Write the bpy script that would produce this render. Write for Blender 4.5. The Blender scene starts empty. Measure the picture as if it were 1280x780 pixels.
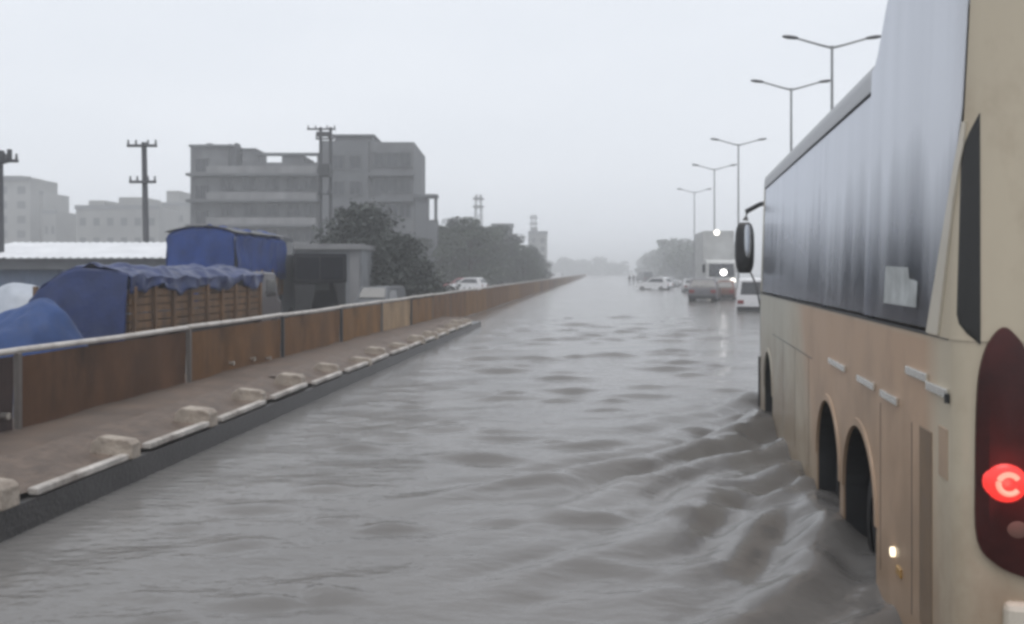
import bpy, bmesh, math, random
import numpy as np
from mathutils import Vector, Matrix, noise as mnoise

R = math.radians
rng = random.Random(7)
nrng = np.random.default_rng(11)
sc = bpy.context.scene
col = sc.collection

# ------------------------------------------------------------------ camera
CAM_H, F, HOR = 1.95, 1100.0, 340.0
cam_d = bpy.data.cameras.new('camera')
cam = bpy.data.objects.new('camera', cam_d)
col.objects.link(cam)
cam.location = (0, 0, CAM_H)
cam.rotation_euler = (R(90), 0, 0)
cam_d.sensor_width = 36
cam_d.lens = 36 * F / 1280
cam_d.shift_y = -(390 - HOR) / 1280
cam_d.clip_start = 0.05
cam_d.clip_end = 6000
sc.camera = cam

# ------------------------------------------------------------------ world, sun, exposure
SUN_EL, SUN_AZ = 74, 190            # high, slightly behind the camera, veiled by cloud
world = bpy.data.worlds.new('World')
sc.world = world
world.use_nodes = True
wn, wl = world.node_tree.nodes, world.node_tree.links
wn.clear()
w_out = wn.new('ShaderNodeOutputWorld')
sky = wn.new('ShaderNodeTexSky')
sky.sky_type = 'NISHITA'
sky.sun_disc = False
sky.sun_elevation = R(SUN_EL)
sky.sun_rotation = R(SUN_AZ)
sky.dust_density = 6.0
sky.air_density = 1.2
bg_s = wn.new('ShaderNodeBackground'); bg_s.inputs[1].default_value = 0.1
hs = wn.new('ShaderNodeHueSaturation'); hs.inputs['Saturation'].default_value = 0.35
wl.new(sky.outputs[0], hs.inputs['Color']); wl.new(hs.outputs[0], bg_s.inputs[0])
tc = wn.new('ShaderNodeTexCoord')
mp = wn.new('ShaderNodeMapping'); mp.inputs['Scale'].default_value = (1.2, 1.2, 4.0)
nz = wn.new('ShaderNodeTexNoise'); nz.inputs['Scale'].default_value = 1.6; nz.inputs['Detail'].default_value = 5
rp = wn.new('ShaderNodeValToRGB')
rp.color_ramp.elements[0].position = 0.3; rp.color_ramp.elements[0].color = (0.695, 0.732, 0.79, 1)
rp.color_ramp.elements[1].position = 0.7; rp.color_ramp.elements[1].color = (0.755, 0.787, 0.84, 1)
wl.new(tc.outputs['Generated'], mp.inputs[0]); wl.new(mp.outputs[0], nz.inputs[0]); wl.new(nz.outputs[0], rp.inputs[0])
bg_c = wn.new('ShaderNodeBackground'); bg_c.inputs[1].default_value = 1.12
wl.new(rp.outputs[0], bg_c.inputs[0])
mx = wn.new('ShaderNodeMixShader'); mx.inputs[0].default_value = 0.88
wl.new(bg_s.outputs[0], mx.inputs[1]); wl.new(bg_c.outputs[0], mx.inputs[2]); wl.new(mx.outputs[0], w_out.inputs[0])

sun_d = bpy.data.lights.new('sun', 'SUN')
sun_d.energy = 1.2
sun_d.angle = R(45)
sun_d.color = (1.0, 0.97, 0.93)
sun = bpy.data.objects.new('sun', sun_d)
col.objects.link(sun)
az = R(SUN_AZ)
to_sun = Vector((math.sin(az) * math.cos(R(SUN_EL)), math.cos(az) * math.cos(R(SUN_EL)), math.sin(R(SUN_EL))))
sun.rotation_euler = to_sun.to_track_quat('Z', 'Y').to_euler()
sun.location = (0, 0, 40)

sc.view_settings.view_transform = 'Standard'
sc.view_settings.look = 'None'
sc.view_settings.gamma = 1
sc.view_settings.exposure = 0.19
sc.render.engine = 'CYCLES'
sc.cycles.use_denoising = True
sc.cycles.max_bounces = 8
sc.cycles.volume_bounces = 4
sc.cycles.transparent_max_bounces = 16
sc.cycles.filter_width = 3.3        # the phone video is soft

# ------------------------------------------------------------------ helpers
def tag(o, label=None, cat=None, group=None, kind=None):
    if label: o['label'] = label
    if cat: o['category'] = cat
    if group: o['group'] = group
    if kind: o['kind'] = kind
    return o

def empty(name, loc=(0, 0, 0), rz=0.0, label=None, cat=None, group=None):
    o = bpy.data.objects.new(name, None)
    o.empty_display_size = 0.2
    o.location = loc
    o.rotation_euler = (0, 0, rz)
    col.objects.link(o)
    return tag(o, label, cat, group)

class MB:
    def __init__(s):
        s.v = []; s.f = []
    def add(s, vs, fs):
        b = len(s.v)
        s.v += [tuple(p) for p in vs]
        s.f += [tuple(i + b for i in f) for f in fs]
        return s
    def box(s, c, d, rz=0.0, taper=1.0, M=None):
        x, y, z = d[0] / 2, d[1] / 2, d[2] / 2
        vs = []
        for k in (-1, 1):
            t = taper if k == 1 else 1.0
            for (i, j) in ((-1, -1), (1, -1), (1, 1), (-1, 1)):
                px, py = i * x * t, j * y * t
                q = Vector((px * math.cos(rz) - py * math.sin(rz), px * math.sin(rz) + py * math.cos(rz), k * z))
                if M is not None: q = M @ q
                vs.append((c[0] + q[0], c[1] + q[1], c[2] + q[2]))
        return s.add(vs, [(0, 3, 2, 1), (4, 5, 6, 7), (0, 1, 5, 4), (1, 2, 6, 5), (2, 3, 7, 6), (3, 0, 4, 7)])
    def tube(s, pts, rad, n=8, caps=True):
        pts = [Vector(p) for p in pts]
        if not isinstance(rad, (list, tuple)): rad = [rad] * len(pts)
        rings = []
        for i, p in enumerate(pts):
            a = pts[max(i - 1, 0)]; b = pts[min(i + 1, len(pts) - 1)]
            d = (b - a).normalized()
            up = Vector((0, 0, 1)) if abs(d.z) < 0.95 else Vector((1, 0, 0))
            e1 = d.cross(up).normalized(); e2 = e1.cross(d).normalized()
            rings.append([p + rad[i] * (math.cos(2 * math.pi * k / n) * e1 + math.sin(2 * math.pi * k / n) * e2) for k in range(n)])
        vs = [q for r in rings for q in r]
        fs = []
        for i in range(len(pts) - 1):
            for k in range(n):
                a = i * n + k; b = i * n + (k + 1) % n
                fs.append((a, a + n, b + n, b))
        if caps:
            fs.append(tuple(range(n))); fs.append(tuple(reversed(range((len(pts) - 1) * n, len(pts) * n))))
        return s.add(vs, fs)
    def loft(s, rings, caps=True):
        n = len(rings[0])
        vs = [q for r in rings for q in r]
        fs = []
        for i in range(len(rings) - 1):
            for k in range(n):
                a = i * n + k; b = i * n + (k + 1) % n
                fs.append((a, b, b + n, a + n))
        if caps:
            fs.append(tuple(reversed(range(n)))); fs.append(tuple(range((len(rings) - 1) * n, len(rings) * n)))
        return s.add(vs, fs)
    def prism(s, outline, axis_off):
        """outline: list of 3-D points; axis_off: extrusion vector"""
        n = len(outline); o = Vector(axis_off)
        vs = [Vector(p) for p in outline] + [Vector(p) + o for p in outline]
        fs = [tuple(range(n)), tuple(reversed(range(n, 2 * n)))]
        for k in range(n):
            fs.append((k, k + n, (k + 1) % n + n, (k + 1) % n))
        return s.add(vs, fs)
    def mesh(s, name, smooth=False, bevel=0.0):
        me = bpy.data.meshes.new(name)
        me.from_pydata(s.v, [], s.f)
        bm = bmesh.new(); bm.from_mesh(me)
        bmesh.ops.recalc_face_normals(bm, faces=bm.faces[:])
        if bevel > 0:
            bmesh.ops.bevel(bm, geom=[e for e in bm.edges if len(e.link_faces) == 2 and e.calc_face_angle(0) > 0.5],
                            offset=bevel, segments=2, affect='EDGES', profile=0.5, clamp_overlap=True)
        bm.to_mesh(me); bm.free()
        if smooth:
            for p in me.polygons: p.use_smooth = True
            try: me.set_sharp_from_angle(angle=R(40))
            except Exception: pass
        me.update()
        return me
    def build(s, name, mat, parent=None, smooth=False, bevel=0.0):
        o = bpy.data.objects.new(name, s.mesh(name, smooth, bevel))
        o.data.materials.append(mat)
        if parent is not None: o.parent = parent
        col.objects.link(o)
        return o

def share(name, me, parent=None, loc=(0, 0, 0), rz=0.0, scale=(1, 1, 1)):
    o = bpy.data.objects.new(name, me)
    if parent is not None: o.parent = parent
    o.location = loc; o.rotation_euler = (0, 0, rz); o.scale = scale
    col.objects.link(o)
    return o

def copy_tree(o, parent=None):
    c = o.copy(); col.objects.link(c); c.parent = parent
    for ch in o.children: copy_tree(ch, c)
    return c

# ------------------------------------------------------------------ materials
MATS = {}
def mat(name, base, rough=0.6, var=0.15, scale=3.0, metal=0.0, bump=0.0, bscale=30.0, dirt=None, dscale=1.2, damt=0.5, stretch=(1, 1, 1), coat=0.0, emit=None, estr=0.0, spec=0.5):
    m = bpy.data.materials.new(name); m.use_nodes = True
    n, l = m.node_tree.nodes, m.node_tree.links
    b = n['Principled BSDF']
    b.inputs['Roughness'].default_value = rough
    b.inputs['Metallic'].default_value = metal
    b.inputs['Specular IOR Level'].default_value = spec
    b.inputs['Coat Weight'].default_value = coat
    b.inputs['Coat Roughness'].default_value = 0.15
    t = n.new('ShaderNodeTexCoord')
    mpg = n.new('ShaderNodeMapping'); mpg.inputs['Scale'].default_value = stretch
    l.new(t.outputs['Object'], mpg.inputs[0])
    z = n.new('ShaderNodeTexNoise'); z.inputs['Scale'].default_value = scale; z.inputs['Detail'].default_value = 6; z.inputs['Roughness'].default_value = 0.6
    l.new(mpg.outputs[0], z.inputs['Vector'])
    r = n.new('ShaderNodeValToRGB')
    r.color_ramp.elements[0].position = 0.3; r.color_ramp.elements[1].position = 0.7
    r.color_ramp.elements[0].color = tuple(max(0, c * (1 - var)) for c in base) + (1,)
    r.color_ramp.elements[1].color = tuple(min(1, c * (1 + var)) for c in base) + (1,)
    l.new(z.outputs[0], r.inputs[0])
    last = r.outputs[0]
    if dirt is not None:
        z2 = n.new('ShaderNodeTexNoise'); z2.inputs['Scale'].default_value = dscale; z2.inputs['Detail'].default_value = 8; z2.inputs['Roughness'].default_value = 0.7
        l.new(mpg.outputs[0], z2.inputs['Vector'])
        r2 = n.new('ShaderNodeValToRGB'); r2.color_ramp.elements[0].position = 0.45; r2.color_ramp.elements[1].position = 0.75
        r2.color_ramp.elements[0].color = (0, 0, 0, 1); r2.color_ramp.elements[1].color = (damt, damt, damt, 1)
        l.new(z2.outputs[0], r2.inputs[0])
        mixc = n.new('ShaderNodeMix'); mixc.data_type = 'RGBA'
        mixc.inputs['B'].default_value = tuple(dirt) + (1,)
        l.new(r2.outputs[0], mixc.inputs['Factor']); l.new(last, mixc.inputs['A'])
        last = mixc.outputs['Result']
    l.new(last, b.inputs['Base Color'])
    rr = n.new('ShaderNodeMapRange'); rr.inputs['To Min'].default_value = max(0.02, rough - 0.12); rr.inputs['To Max'].default_value = min(1, rough + 0.12)
    l.new(z.outputs[0], rr.inputs['Value']); l.new(rr.outputs[0], b.inputs['Roughness'])
    if bump > 0:
        z3 = n.new('ShaderNodeTexNoise'); z3.inputs['Scale'].default_value = bscale; z3.inputs['Detail'].default_value = 5
        l.new(mpg.outputs[0], z3.inputs['Vector'])
        bp = n.new('ShaderNodeBump'); bp.inputs['Strength'].default_value = bump; bp.inputs['Distance'].default_value = 0.03
        l.new(z3.outputs[0], bp.inputs['Height']); l.new(bp.outputs[0], b.inputs['Normal'])
    if emit is not None:
        b.inputs['Emission Color'].default_value = tuple(emit) + (1,)
        b.inputs['Emission Strength'].default_value = estr
    MATS[name] = m
    return m

concrete = mat('concrete', (0.23, 0.23, 0.235), 0.8, 0.2, 2.0, dirt=(0.10, 0.10, 0.105), dscale=0.8, damt=0.7, bump=0.3)
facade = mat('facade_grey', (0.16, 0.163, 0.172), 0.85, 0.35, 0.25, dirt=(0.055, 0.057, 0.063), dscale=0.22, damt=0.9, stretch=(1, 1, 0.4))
facade_dk = mat('facade_dark', (0.12, 0.125, 0.135), 0.85, 0.2, 0.3, dirt=(0.06, 0.062, 0.068), dscale=0.2, damt=0.6)  # darker concrete grey for slabs, ledges and frames
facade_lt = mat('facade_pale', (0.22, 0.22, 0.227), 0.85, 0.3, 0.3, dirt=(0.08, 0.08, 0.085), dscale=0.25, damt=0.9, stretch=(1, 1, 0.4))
far_wall = mat('far_wall', (0.20, 0.20, 0.19), 0.9, 0.25, 0.12, dirt=(0.09, 0.09, 0.09), dscale=0.1, damt=0.6)
win_dark = mat('window_glass_dark', (0.03, 0.033, 0.04), 0.2, 0.3, 1.0)
wood_pole = mat('pole_weathered', (0.06, 0.062, 0.068), 0.8, 0.25, 6, stretch=(1, 1, 0.1))
steel_dk = mat('dark_steel', (0.05, 0.052, 0.056), 0.5, 0.25, 8, metal=0.3)
steel_gal = mat('galvanised_steel', (0.22, 0.225, 0.23), 0.5, 0.2, 6, metal=0.5)
rail_paint = mat('rail_paint', (0.50, 0.47, 0.44), 0.5, 0.15, 5, dirt=(0.2, 0.15, 0.12), dscale=3, damt=0.6)
kerb_white = mat('kerb_white_paint', (0.46, 0.43, 0.40), 0.6, 0.25, 5, dirt=(0.15, 0.12, 0.10), dscale=3, damt=1.0, bump=0.4)
trough_conc = mat('trough_concrete', (0.24, 0.205, 0.175), 0.65, 0.25, 5, dirt=(0.11, 0.09, 0.078), dscale=3, damt=0.8, bump=0.5)
kerb_block = mat('kerb_block_paint', (0.36, 0.31, 0.26), 0.6, 0.25, 6, dirt=(0.14, 0.105, 0.08), dscale=5, damt=0.9, bump=0.5)
kerb_dark = mat('wet_kerb', (0.055, 0.052, 0.052), 0.35, 0.3, 3, dirt=(0.03, 0.03, 0.03), bump=0.3)
soil = mat('wet_soil', (0.115, 0.086, 0.068), 0.7, 0.35, 6, bump=0.9, bscale=12)
pave = mat('muddy_ledge', (0.11, 0.08, 0.062), 0.75, 0.3, 2.0, dirt=(0.09, 0.075, 0.065), dscale=1.5, damt=0.8, bump=0.5)
tarp_navy = mat('tarpaulin_navy', (0.012, 0.026, 0.10), 0.35, 0.35, 2.0, bump=0.8, bscale=4, spec=0.35)
tarp_blue = mat('tarpaulin_blue', (0.016, 0.048, 0.20), 0.65, 0.25, 1.5, dirt=(0.012, 0.02, 0.06), bump=0.8, bscale=3, spec=0.25)
tarp_mid = mat('tarpaulin_mid_blue', (0.018, 0.048, 0.15), 0.6, 0.3, 1.5, bump=0.9, bscale=4, spec=0.3)
tarp_black = mat('tarpaulin_black', (0.03, 0.03, 0.034), 0.45, 0.3, 3, bump=0.4, bscale=6)
wood_bed = mat('truck_bed_brown', (0.15, 0.082, 0.038), 0.8, 0.4, 3, dirt=(0.045, 0.033, 0.026), dscale=2, damt=0.8, stretch=(1, 1, 0.4))
black_rub = mat('tyre_rubber', (0.018, 0.018, 0.018), 0.75, 0.3, 10)
black_pl = mat('black_plastic', (0.02, 0.021, 0.023), 0.45, 0.3, 5)
dark_box = mat('dark_truck_body', (0.008, 0.009, 0.014), 0.85, 0.3, 2, spec=0.1)
white_roof = mat('pale_metal_roof', (0.62, 0.63, 0.65), 0.45, 0.12, 1.0)
shed_wall = mat('shed_sheet_blue_grey', (0.13, 0.17, 0.25), 0.6, 0.25, 0.7, dirt=(0.06, 0.07, 0.09), dscale=0.5, damt=0.7, stretch=(1, 1, 0.3))
shed_eave = mat('shed_fascia', (0.10, 0.105, 0.115), 0.6, 0.2, 2)
grey_shed = mat('grey_shed_wall', (0.20, 0.21, 0.225), 0.8, 0.25, 0.8, dirt=(0.10, 0.105, 0.11), dscale=0.6, damt=0.8)
pale_sheet = mat('pale_plastic_sheet', (0.34, 0.37, 0.42), 0.4, 0.15, 2, bump=0.5, bscale=4)
bark = mat('bark', (0.05, 0.042, 0.036), 0.9, 0.3, 6)
leaf_m = mat('leaf_green', (0.035, 0.05, 0.03), 0.6, 0.45, 0.7)
leaf_d = mat('leaf_dark', (0.022, 0.03, 0.024), 0.6, 0.4, 0.7)
chrome = mat('chrome_trim', (0.75, 0.74, 0.70), 0.2, 0.1, 10, metal=0.9)
car_white = mat('car_paint_white', (0.62, 0.62, 0.63), 0.3, 0.05, 2, coat=0.5)
car_dark = mat('car_paint_dark', (0.075, 0.07, 0.078), 0.3, 0.1, 2, coat=0.5)
car_silver = mat('car_paint_silver', (0.35, 0.36, 0.37), 0.3, 0.1, 2, coat=0.5)
car_black = mat('car_paint_black', (0.03, 0.032, 0.036), 0.3, 0.1, 2, coat=0.5)
car_dull = mat('car_paint_dull_grey', (0.09, 0.095, 0.105), 0.6, 0.1, 2)
car_brown = mat('car_paint_brown', (0.11, 0.045, 0.03), 0.4, 0.1, 2)
car_red = mat('car_paint_dull_red', (0.42, 0.13, 0.14), 0.35, 0.1, 2, coat=0.4)
truck_grey = mat('truck_body_grey', (0.45, 0.455, 0.45), 0.6, 0.15, 1.0, dirt=(0.27, 0.27, 0.265), dscale=0.6, damt=0.7)
glass_car = mat('car_glass', (0.02, 0.022, 0.026), 0.1, 0.2, 3, spec=0.8)
lamp_white = mat('headlamp_lit', (0.9, 0.9, 0.9), 0.3, 0, 1, emit=(1.0, 0.98, 0.95), estr=7)
lamp_dim = mat('headlamp_low', (0.9, 0.9, 0.9), 0.3, 0, 1, emit=(1.0, 0.93, 0.82), estr=3)
lamp_clear = mat('lamp_clear', (0.6, 0.6, 0.6), 0.15, 0.1, 3)
lamp_red = mat('lamp_red_unlit', (0.18, 0.02, 0.02), 0.2, 0.1, 3)
skin_m = mat('skin', (0.20, 0.12, 0.085), 0.6, 0.1, 5)
cloth_d = mat('clothing_dark', (0.03, 0.032, 0.04), 0.8, 0.2, 8)

# ------------------------------------------------------------------ ground, water
XK0, KS = -4.32, 0.10                 # kerb line x = XK0 + KS*y
XF0 = -5.84                           # fence line
YAW_ROAD = -math.atan(KS)
BUS_Y0, BUS_S = 3.92, 0.1827
BUS_X0 = 1.275 + BUS_S * BUS_Y0
BUS_RZ = -math.atan(BUS_S)
BD = Vector((math.sin(-BUS_RZ), math.cos(BUS_RZ), 0))     # bus forward
BR = Vector((math.cos(BUS_RZ), math.sin(BUS_RZ), 0))      # bus right

g = MB()
g.add([(-1500, -60, -0.55), (1500, -60, -0.55), (1500, 2600, -0.55), (-1500, 2600, -0.55)], [(0, 1, 2, 3)])
ground = g.build('ground', mat('ground_mud', (0.10, 0.09, 0.08), 0.8, 0.3, 0.5))
tag(ground, kind='structure')
g = MB()
g.add([(XK0 + 0.1 - 0.4, -4, -0.30), (9, -4, -0.30), (70, 600, -0.30), (XK0 + 60 - 0.4, 600, -0.30)], [(0, 1, 2, 3)])
road = g.build('road', mat('asphalt', (0.05, 0.05, 0.05), 0.8, 0.3, 3, bump=0.4))
tag(road, kind='structure')

def water_material():
    m = bpy.data.materials.new('muddy_water'); m.use_nodes = True
    n, l = m.node_tree.nodes, m.node_tree.links
    b = n['Principled BSDF']
    b.inputs['Roughness'].default_value = 0.16
    b.inputs['IOR'].default_value = 1.33
    t = n.new('ShaderNodeTexCoord')
    z = n.new('ShaderNodeTexNoise'); z.inputs['Scale'].default_value = 0.35; z.inputs['Detail'].default_value = 6
    l.new(t.outputs['Object'], z.inputs['Vector'])
    r = n.new('ShaderNodeValToRGB')
    r.color_ramp.elements[0].position = 0.3; r.color_ramp.elements[0].color = (0.128, 0.122, 0.117, 1)
    r.color_ramp.elements[1].position = 0.7; r.color_ramp.elements[1].color = (0.168, 0.161, 0.155, 1)
    l.new(z.outputs[0], r.inputs[0]); l.new(r.outputs[0], b.inputs['Base Color'])
    # wind ripples (two scales) and rain pocks
    mp1 = n.new('ShaderNodeMapping'); mp1.inputs['Scale'].default_value = (0.7, 1.5, 1)
    l.new(t.outputs['Object'], mp1.inputs[0])
    n1 = n.new('ShaderNodeTexNoise'); n1.inputs['Scale'].default_value = 4.2; n1.inputs['Detail'].default_value = 3; n1.inputs['Roughness'].default_value = 0.5
    n2 = n.new('ShaderNodeTexNoise'); n2.inputs['Scale'].default_value = 11.0; n2.inputs['Detail'].default_value = 3
    l.new(mp1.outputs[0], n1.inputs['Vector']); l.new(mp1.outputs[0], n2.inputs['Vector'])
    b1 = n.new('ShaderNodeBump'); b1.inputs['Strength'].default_value = 0.24; b1.inputs['Distance'].default_value = 0.06
    b2 = n.new('ShaderNodeBump'); b2.inputs['Strength'].default_value = 0.55; b2.inputs['Distance'].default_value = 0.012
    l.new(n1.outputs[0], b1.inputs['Height']); l.new(n2.outputs[0], b2.inputs['Height'])
    l.new(b1.outputs[0], b2.inputs['Normal']); l.new(b2.outputs[0], b.inputs['Normal'])
    rr = n.new('ShaderNodeMapRange'); rr.inputs['To Min'].default_value = 0.06; rr.inputs['To Max'].default_value = 0.2
    l.new(z.outputs[0], rr.inputs['Value']); l.new(rr.outputs[0], b.inputs['Roughness'])
    return m

def seg_dist(X, Y, pts):
    """distance to polyline, signed by side, and parameter 0..1"""
    best = np.full(X.shape, 1e9); par = np.zeros(X.shape); sgn = np.zeros(X.shape)
    tot = len(pts) - 1
    for i in range(tot):
        ax, ay = pts[i]; bx, by = pts[i + 1]
        dx, dy = bx - ax, by - ay
        L2 = dx * dx + dy * dy
        t = np.clip(((X - ax) * dx + (Y - ay) * dy) / L2, 0, 1)
        ex, ey = X - (ax + t * dx), Y - (ay + t * dy)
        d = np.hypot(ex, ey)
        s = np.sign(dx * ey - dy * ex)
        m = d < best
        best = np.where(m, d, best); par = np.where(m, (i + t) / tot, par); sgn = np.where(m, s, sgn)
    return best * sgn, par

def bus_xy(u, v):
    p = Vector((BUS_X0, BUS_Y0, 0)) + BD * u + BR * v
    return (p.x, p.y)

def water_height(X, Y):
    H = np.zeros(X.shape)
    r = np.random.default_rng(5)
    # crossing swell and chop, fading with distance where the grid coarsens
    near = 1.0 / (1.0 + (np.maximum(Y, 0) / 45.0) ** 2)
    for i in range(26):
        lam = 0.45 * (1.16 ** i) * r.uniform(0.9, 1.1)
        if lam > 6: lam = r.uniform(0.7, 4.0)
        a = r.normal(math.pi / 2 + 0.25, 0.55)
        kx, ky = math.cos(a) * 2 * math.pi / lam, math.sin(a) * 2 * math.pi / lam
        wob = 0.6 * np.sin(X * r.uniform(0.2, 0.6) + r.uniform(0, 6)) + 0.6 * np.sin(Y * r.uniform(0.2, 0.5) + r.uniform(0, 6))
        ph = kx * X + ky * Y + wob + r.uniform(0, 6.3)
        res = np.clip((lam / 0.5 - 0.02 * np.maximum(Y, 0)), 0, 1)
        H += 0.0026 * lam ** 0.45 * np.sin(ph) * res
    patch = 0.55 + 0.45 * np.sin(X * 0.55 + 1.3 * np.sin(Y * 0.23)) * np.sin(Y * 0.37 + 0.8 * np.sin(X * 0.4) + 1.0)
    H *= near * (0.35 + 0.9 * patch)
    # scattered short steep wavelets that show as dark dashes
    for i in range(140):
        cy = 4.2 + 34 * r.random() ** 1.25
        cx = r.uniform(XK0 + 0.1 * cy + 0.9, 1.2 + 0.18 * cy)
        w = r.uniform(0.09, 0.30) * (1 + cy / 24); d = min(0.26, w * r.uniform(0.2, 0.32) + 0.03)
        a = r.normal(0.08, 0.22)
        ex = (X - cx) * math.cos(a) + (Y - cy) * math.sin(a); ey = -(X - cx) * math.sin(a) + (Y - cy) * math.cos(a)
        ey = ey + 0.10 * w * np.sin(ex / w * 2.6 + i) + 0.25 * ex * ex / w * r.uniform(-1, 1) * 0.5
        H += d * r.uniform(0.18, 0.48) * (np.exp(-(ex / w) ** 2 - (ey / d) ** 2) - 0.75 * np.exp(-(ex / (1.2 * w)) ** 2 - ((ey + 1.5 * d) / d) ** 2))
    # broken chop stirred up beside the bus
    cx, cy = bus_xy(3.5, -0.2)
    du = (X - cx) * BD.x + (Y - cy) * BD.y; dv = (X - cx) * BR.x + (Y - cy) * BR.y
    env = np.exp(-(np.minimum(dv, 0) / 2.0) ** 2 - (du / 4.5) ** 2)
    for i in range(22):
        lam = r.uniform(0.28, 0.8); a = r.uniform(0, 2 * math.pi)
        H += 0.0036 * lam ** 0.6 * env * np.sin((math.cos(a) * X + math.sin(a) * Y) * 2 * math.pi / lam + 1.2 * np.sin(X * r.uniform(1, 2.5) + i) + 1.2 * np.sin(Y * r.uniform(1, 2.5) + 2 * i))
    # diverging wake of the bus: crests trailing back and outward from its side
    wakes = [
        ([bus_xy(7.6, -0.05), (2.35, 10.05), (1.45, 9.15), (0.75, 8.7), (-0.25, 7.8), (-1.4, 7.1)], 0.10, 0.24),
        ([bus_xy(6.4, -0.05), (2.0, 8.9), (1.35, 8.2), (0.5, 7.4), (-0.5, 6.5)], 0.065, 0.2),
        ([bus_xy(4.9, -0.05), (1.95, 8.0), (1.45, 7.2), (1.0, 6.5), (0.45, 5.8), (-0.3, 5.2)], 0.085, 0.22),
        ([bus_xy(3.9, -0.05), (1.95, 7.1), (1.55, 6.4), (1.1, 5.7), (0.6, 5.1)], 0.05, 0.16),
        ([bus_xy(2.6, -0.05), (1.95, 5.9), (1.6, 5.3), (1.15, 4.75), (0.7, 4.3)], 0.085, 0.2),
        ([bus_xy(1.2, -0.05), (1.7, 4.6), (1.3, 4.1), (1.0, 3.7)], 0.05, 0.18),
        ([bus_xy(9.4, -0.15), (2.6, 12.1), (1.6, 11.3), (0.2, 10.5)], 0.06, 0.25),
    ]
    for k, (pts, amp, wd) in enumerate(wakes):
        jx = X + 0.12 * np.sin(Y * 2.3 + k) + 0.05 * np.sin(Y * 6.1 + 2 * k); jy = Y + 0.12 * np.sin(X * 2.0 + 1.7 * k) + 0.05 * np.sin(X * 5.3 + k)
        d, t = seg_dist(jx, jy, pts)
        wd = wd * 0.68
        env = 1.15 * amp * (1 - t) ** 0.7 * (0.85 + 0.15 * np.sin(t * 13 + k) + 0.12 * np.sin(t * 31 + 3 * k))
        H += env * (np.exp(-(d / wd) ** 2) - 0.7 * np.exp(-((np.abs(d) - 2.1 * wd) / (0.8 * wd)) ** 2))
    # water heaped against the bus side by its wheels and bow
    for (u, amp, su, sv) in ((3.0, 0.10, 0.8, 0.22), (4.3, 0.08, 0.35, 0.2), (9.55, 0.12, 0.4, 0.35), (7.6, 0.08, 0.5, 0.25)):
        cx, cy = bus_xy(u, -0.1)
        du = (X - cx) * BD.x + (Y - cy) * BD.y; dv = (X - cx) * BR.x + (Y - cy) * BR.y
        H += amp * np.exp(-(du / su) ** 2 - (dv / sv) ** 2)
    # calm against the kerb
    kd = X - (XK0 + KS * Y)
    calm = np.clip((kd - 0.1) / 1.2, 0.12, 1)
    return H * calm

ys = [-4.0]
while ys[-1] < 1500:
    y = ys[-1]
    ys.append(y + (0.055 if y < 16 else max(0.055, 0.055 * (y / 16.0) ** 1.6)))
ys = np.array(ys)
xm = [0.0]
while xm[-1] < 1200:
    x = xm[-1]
    xm.append(x + (0.07 if x < 6 else 0.07 * (x / 6.0) ** 1.8))
xm = np.array(xm)
xs = np.concatenate([-xm[:0:-1], xm])
XX, YY = np.meshgrid(xs, ys)
ZZ = water_height(XX, YY)
nv = np.stack([XX.ravel(), YY.ravel(), ZZ.ravel()], 1)
ny, nx = XX.shape
I = np.arange(ny * nx).reshape(ny, nx)
quads = np.stack([I[:-1, :-1], I[:-1, 1:], I[1:, 1:], I[1:, :-1]], -1).reshape(-1, 4)
def np_mesh(name, verts, quads, smooth=True):
    me = bpy.data.meshes.new(name)
    me.vertices.add(len(verts)); me.vertices.foreach_set('co', np.asarray(verts, dtype=np.float32).ravel())
    me.loops.add(quads.size); me.loops.foreach_set('vertex_index', quads.astype(np.int32).ravel())
    me.polygons.add(len(quads)); me.polygons.foreach_set('loop_start', np.arange(0, quads.size, 4, dtype=np.int32))
    me.polygons.foreach_set('use_smooth', np.full(len(quads), smooth, dtype=bool))
    me.update(calc_edges=True); me.validate()
    return me
wme = np_mesh('water', nv, quads)
wme.materials.append(water_material())
water = bpy.data.objects.new('water', wme); col.objects.link(water)
tag(water, kind='structure')

# ------------------------------------------------------------------ kerb, ledge, troughs, fence
def kx(y): return XK0 + KS * y
def fx(y): return XF0 + KS * y
KEND = 32.0
RD = Vector((math.sin(-YAW_ROAD), math.cos(YAW_ROAD), 0))
RRt = Vector((RD.y, -RD.x, 0))
k = MB()
k.add([(kx(2), 2, -0.4), (kx(KEND), KEND, -0.4), (kx(KEND) - .5, KEND, -0.4), (kx(2) - .5, 2, -0.4),
       (kx(2), 2, 0.23), (kx(KEND), KEND, 0.16), (kx(KEND) - .5, KEND, 0.16), (kx(2) - .5, 2, 0.23)],
      [(0, 1, 2, 3), (4, 5, 6, 7), (0, 1, 5, 4), (1, 2, 6, 5), (2, 3, 7, 6), (3, 0, 4, 7)])
kerb = k.build('kerb', kerb_dark); tag(kerb, kind='structure')
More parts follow.
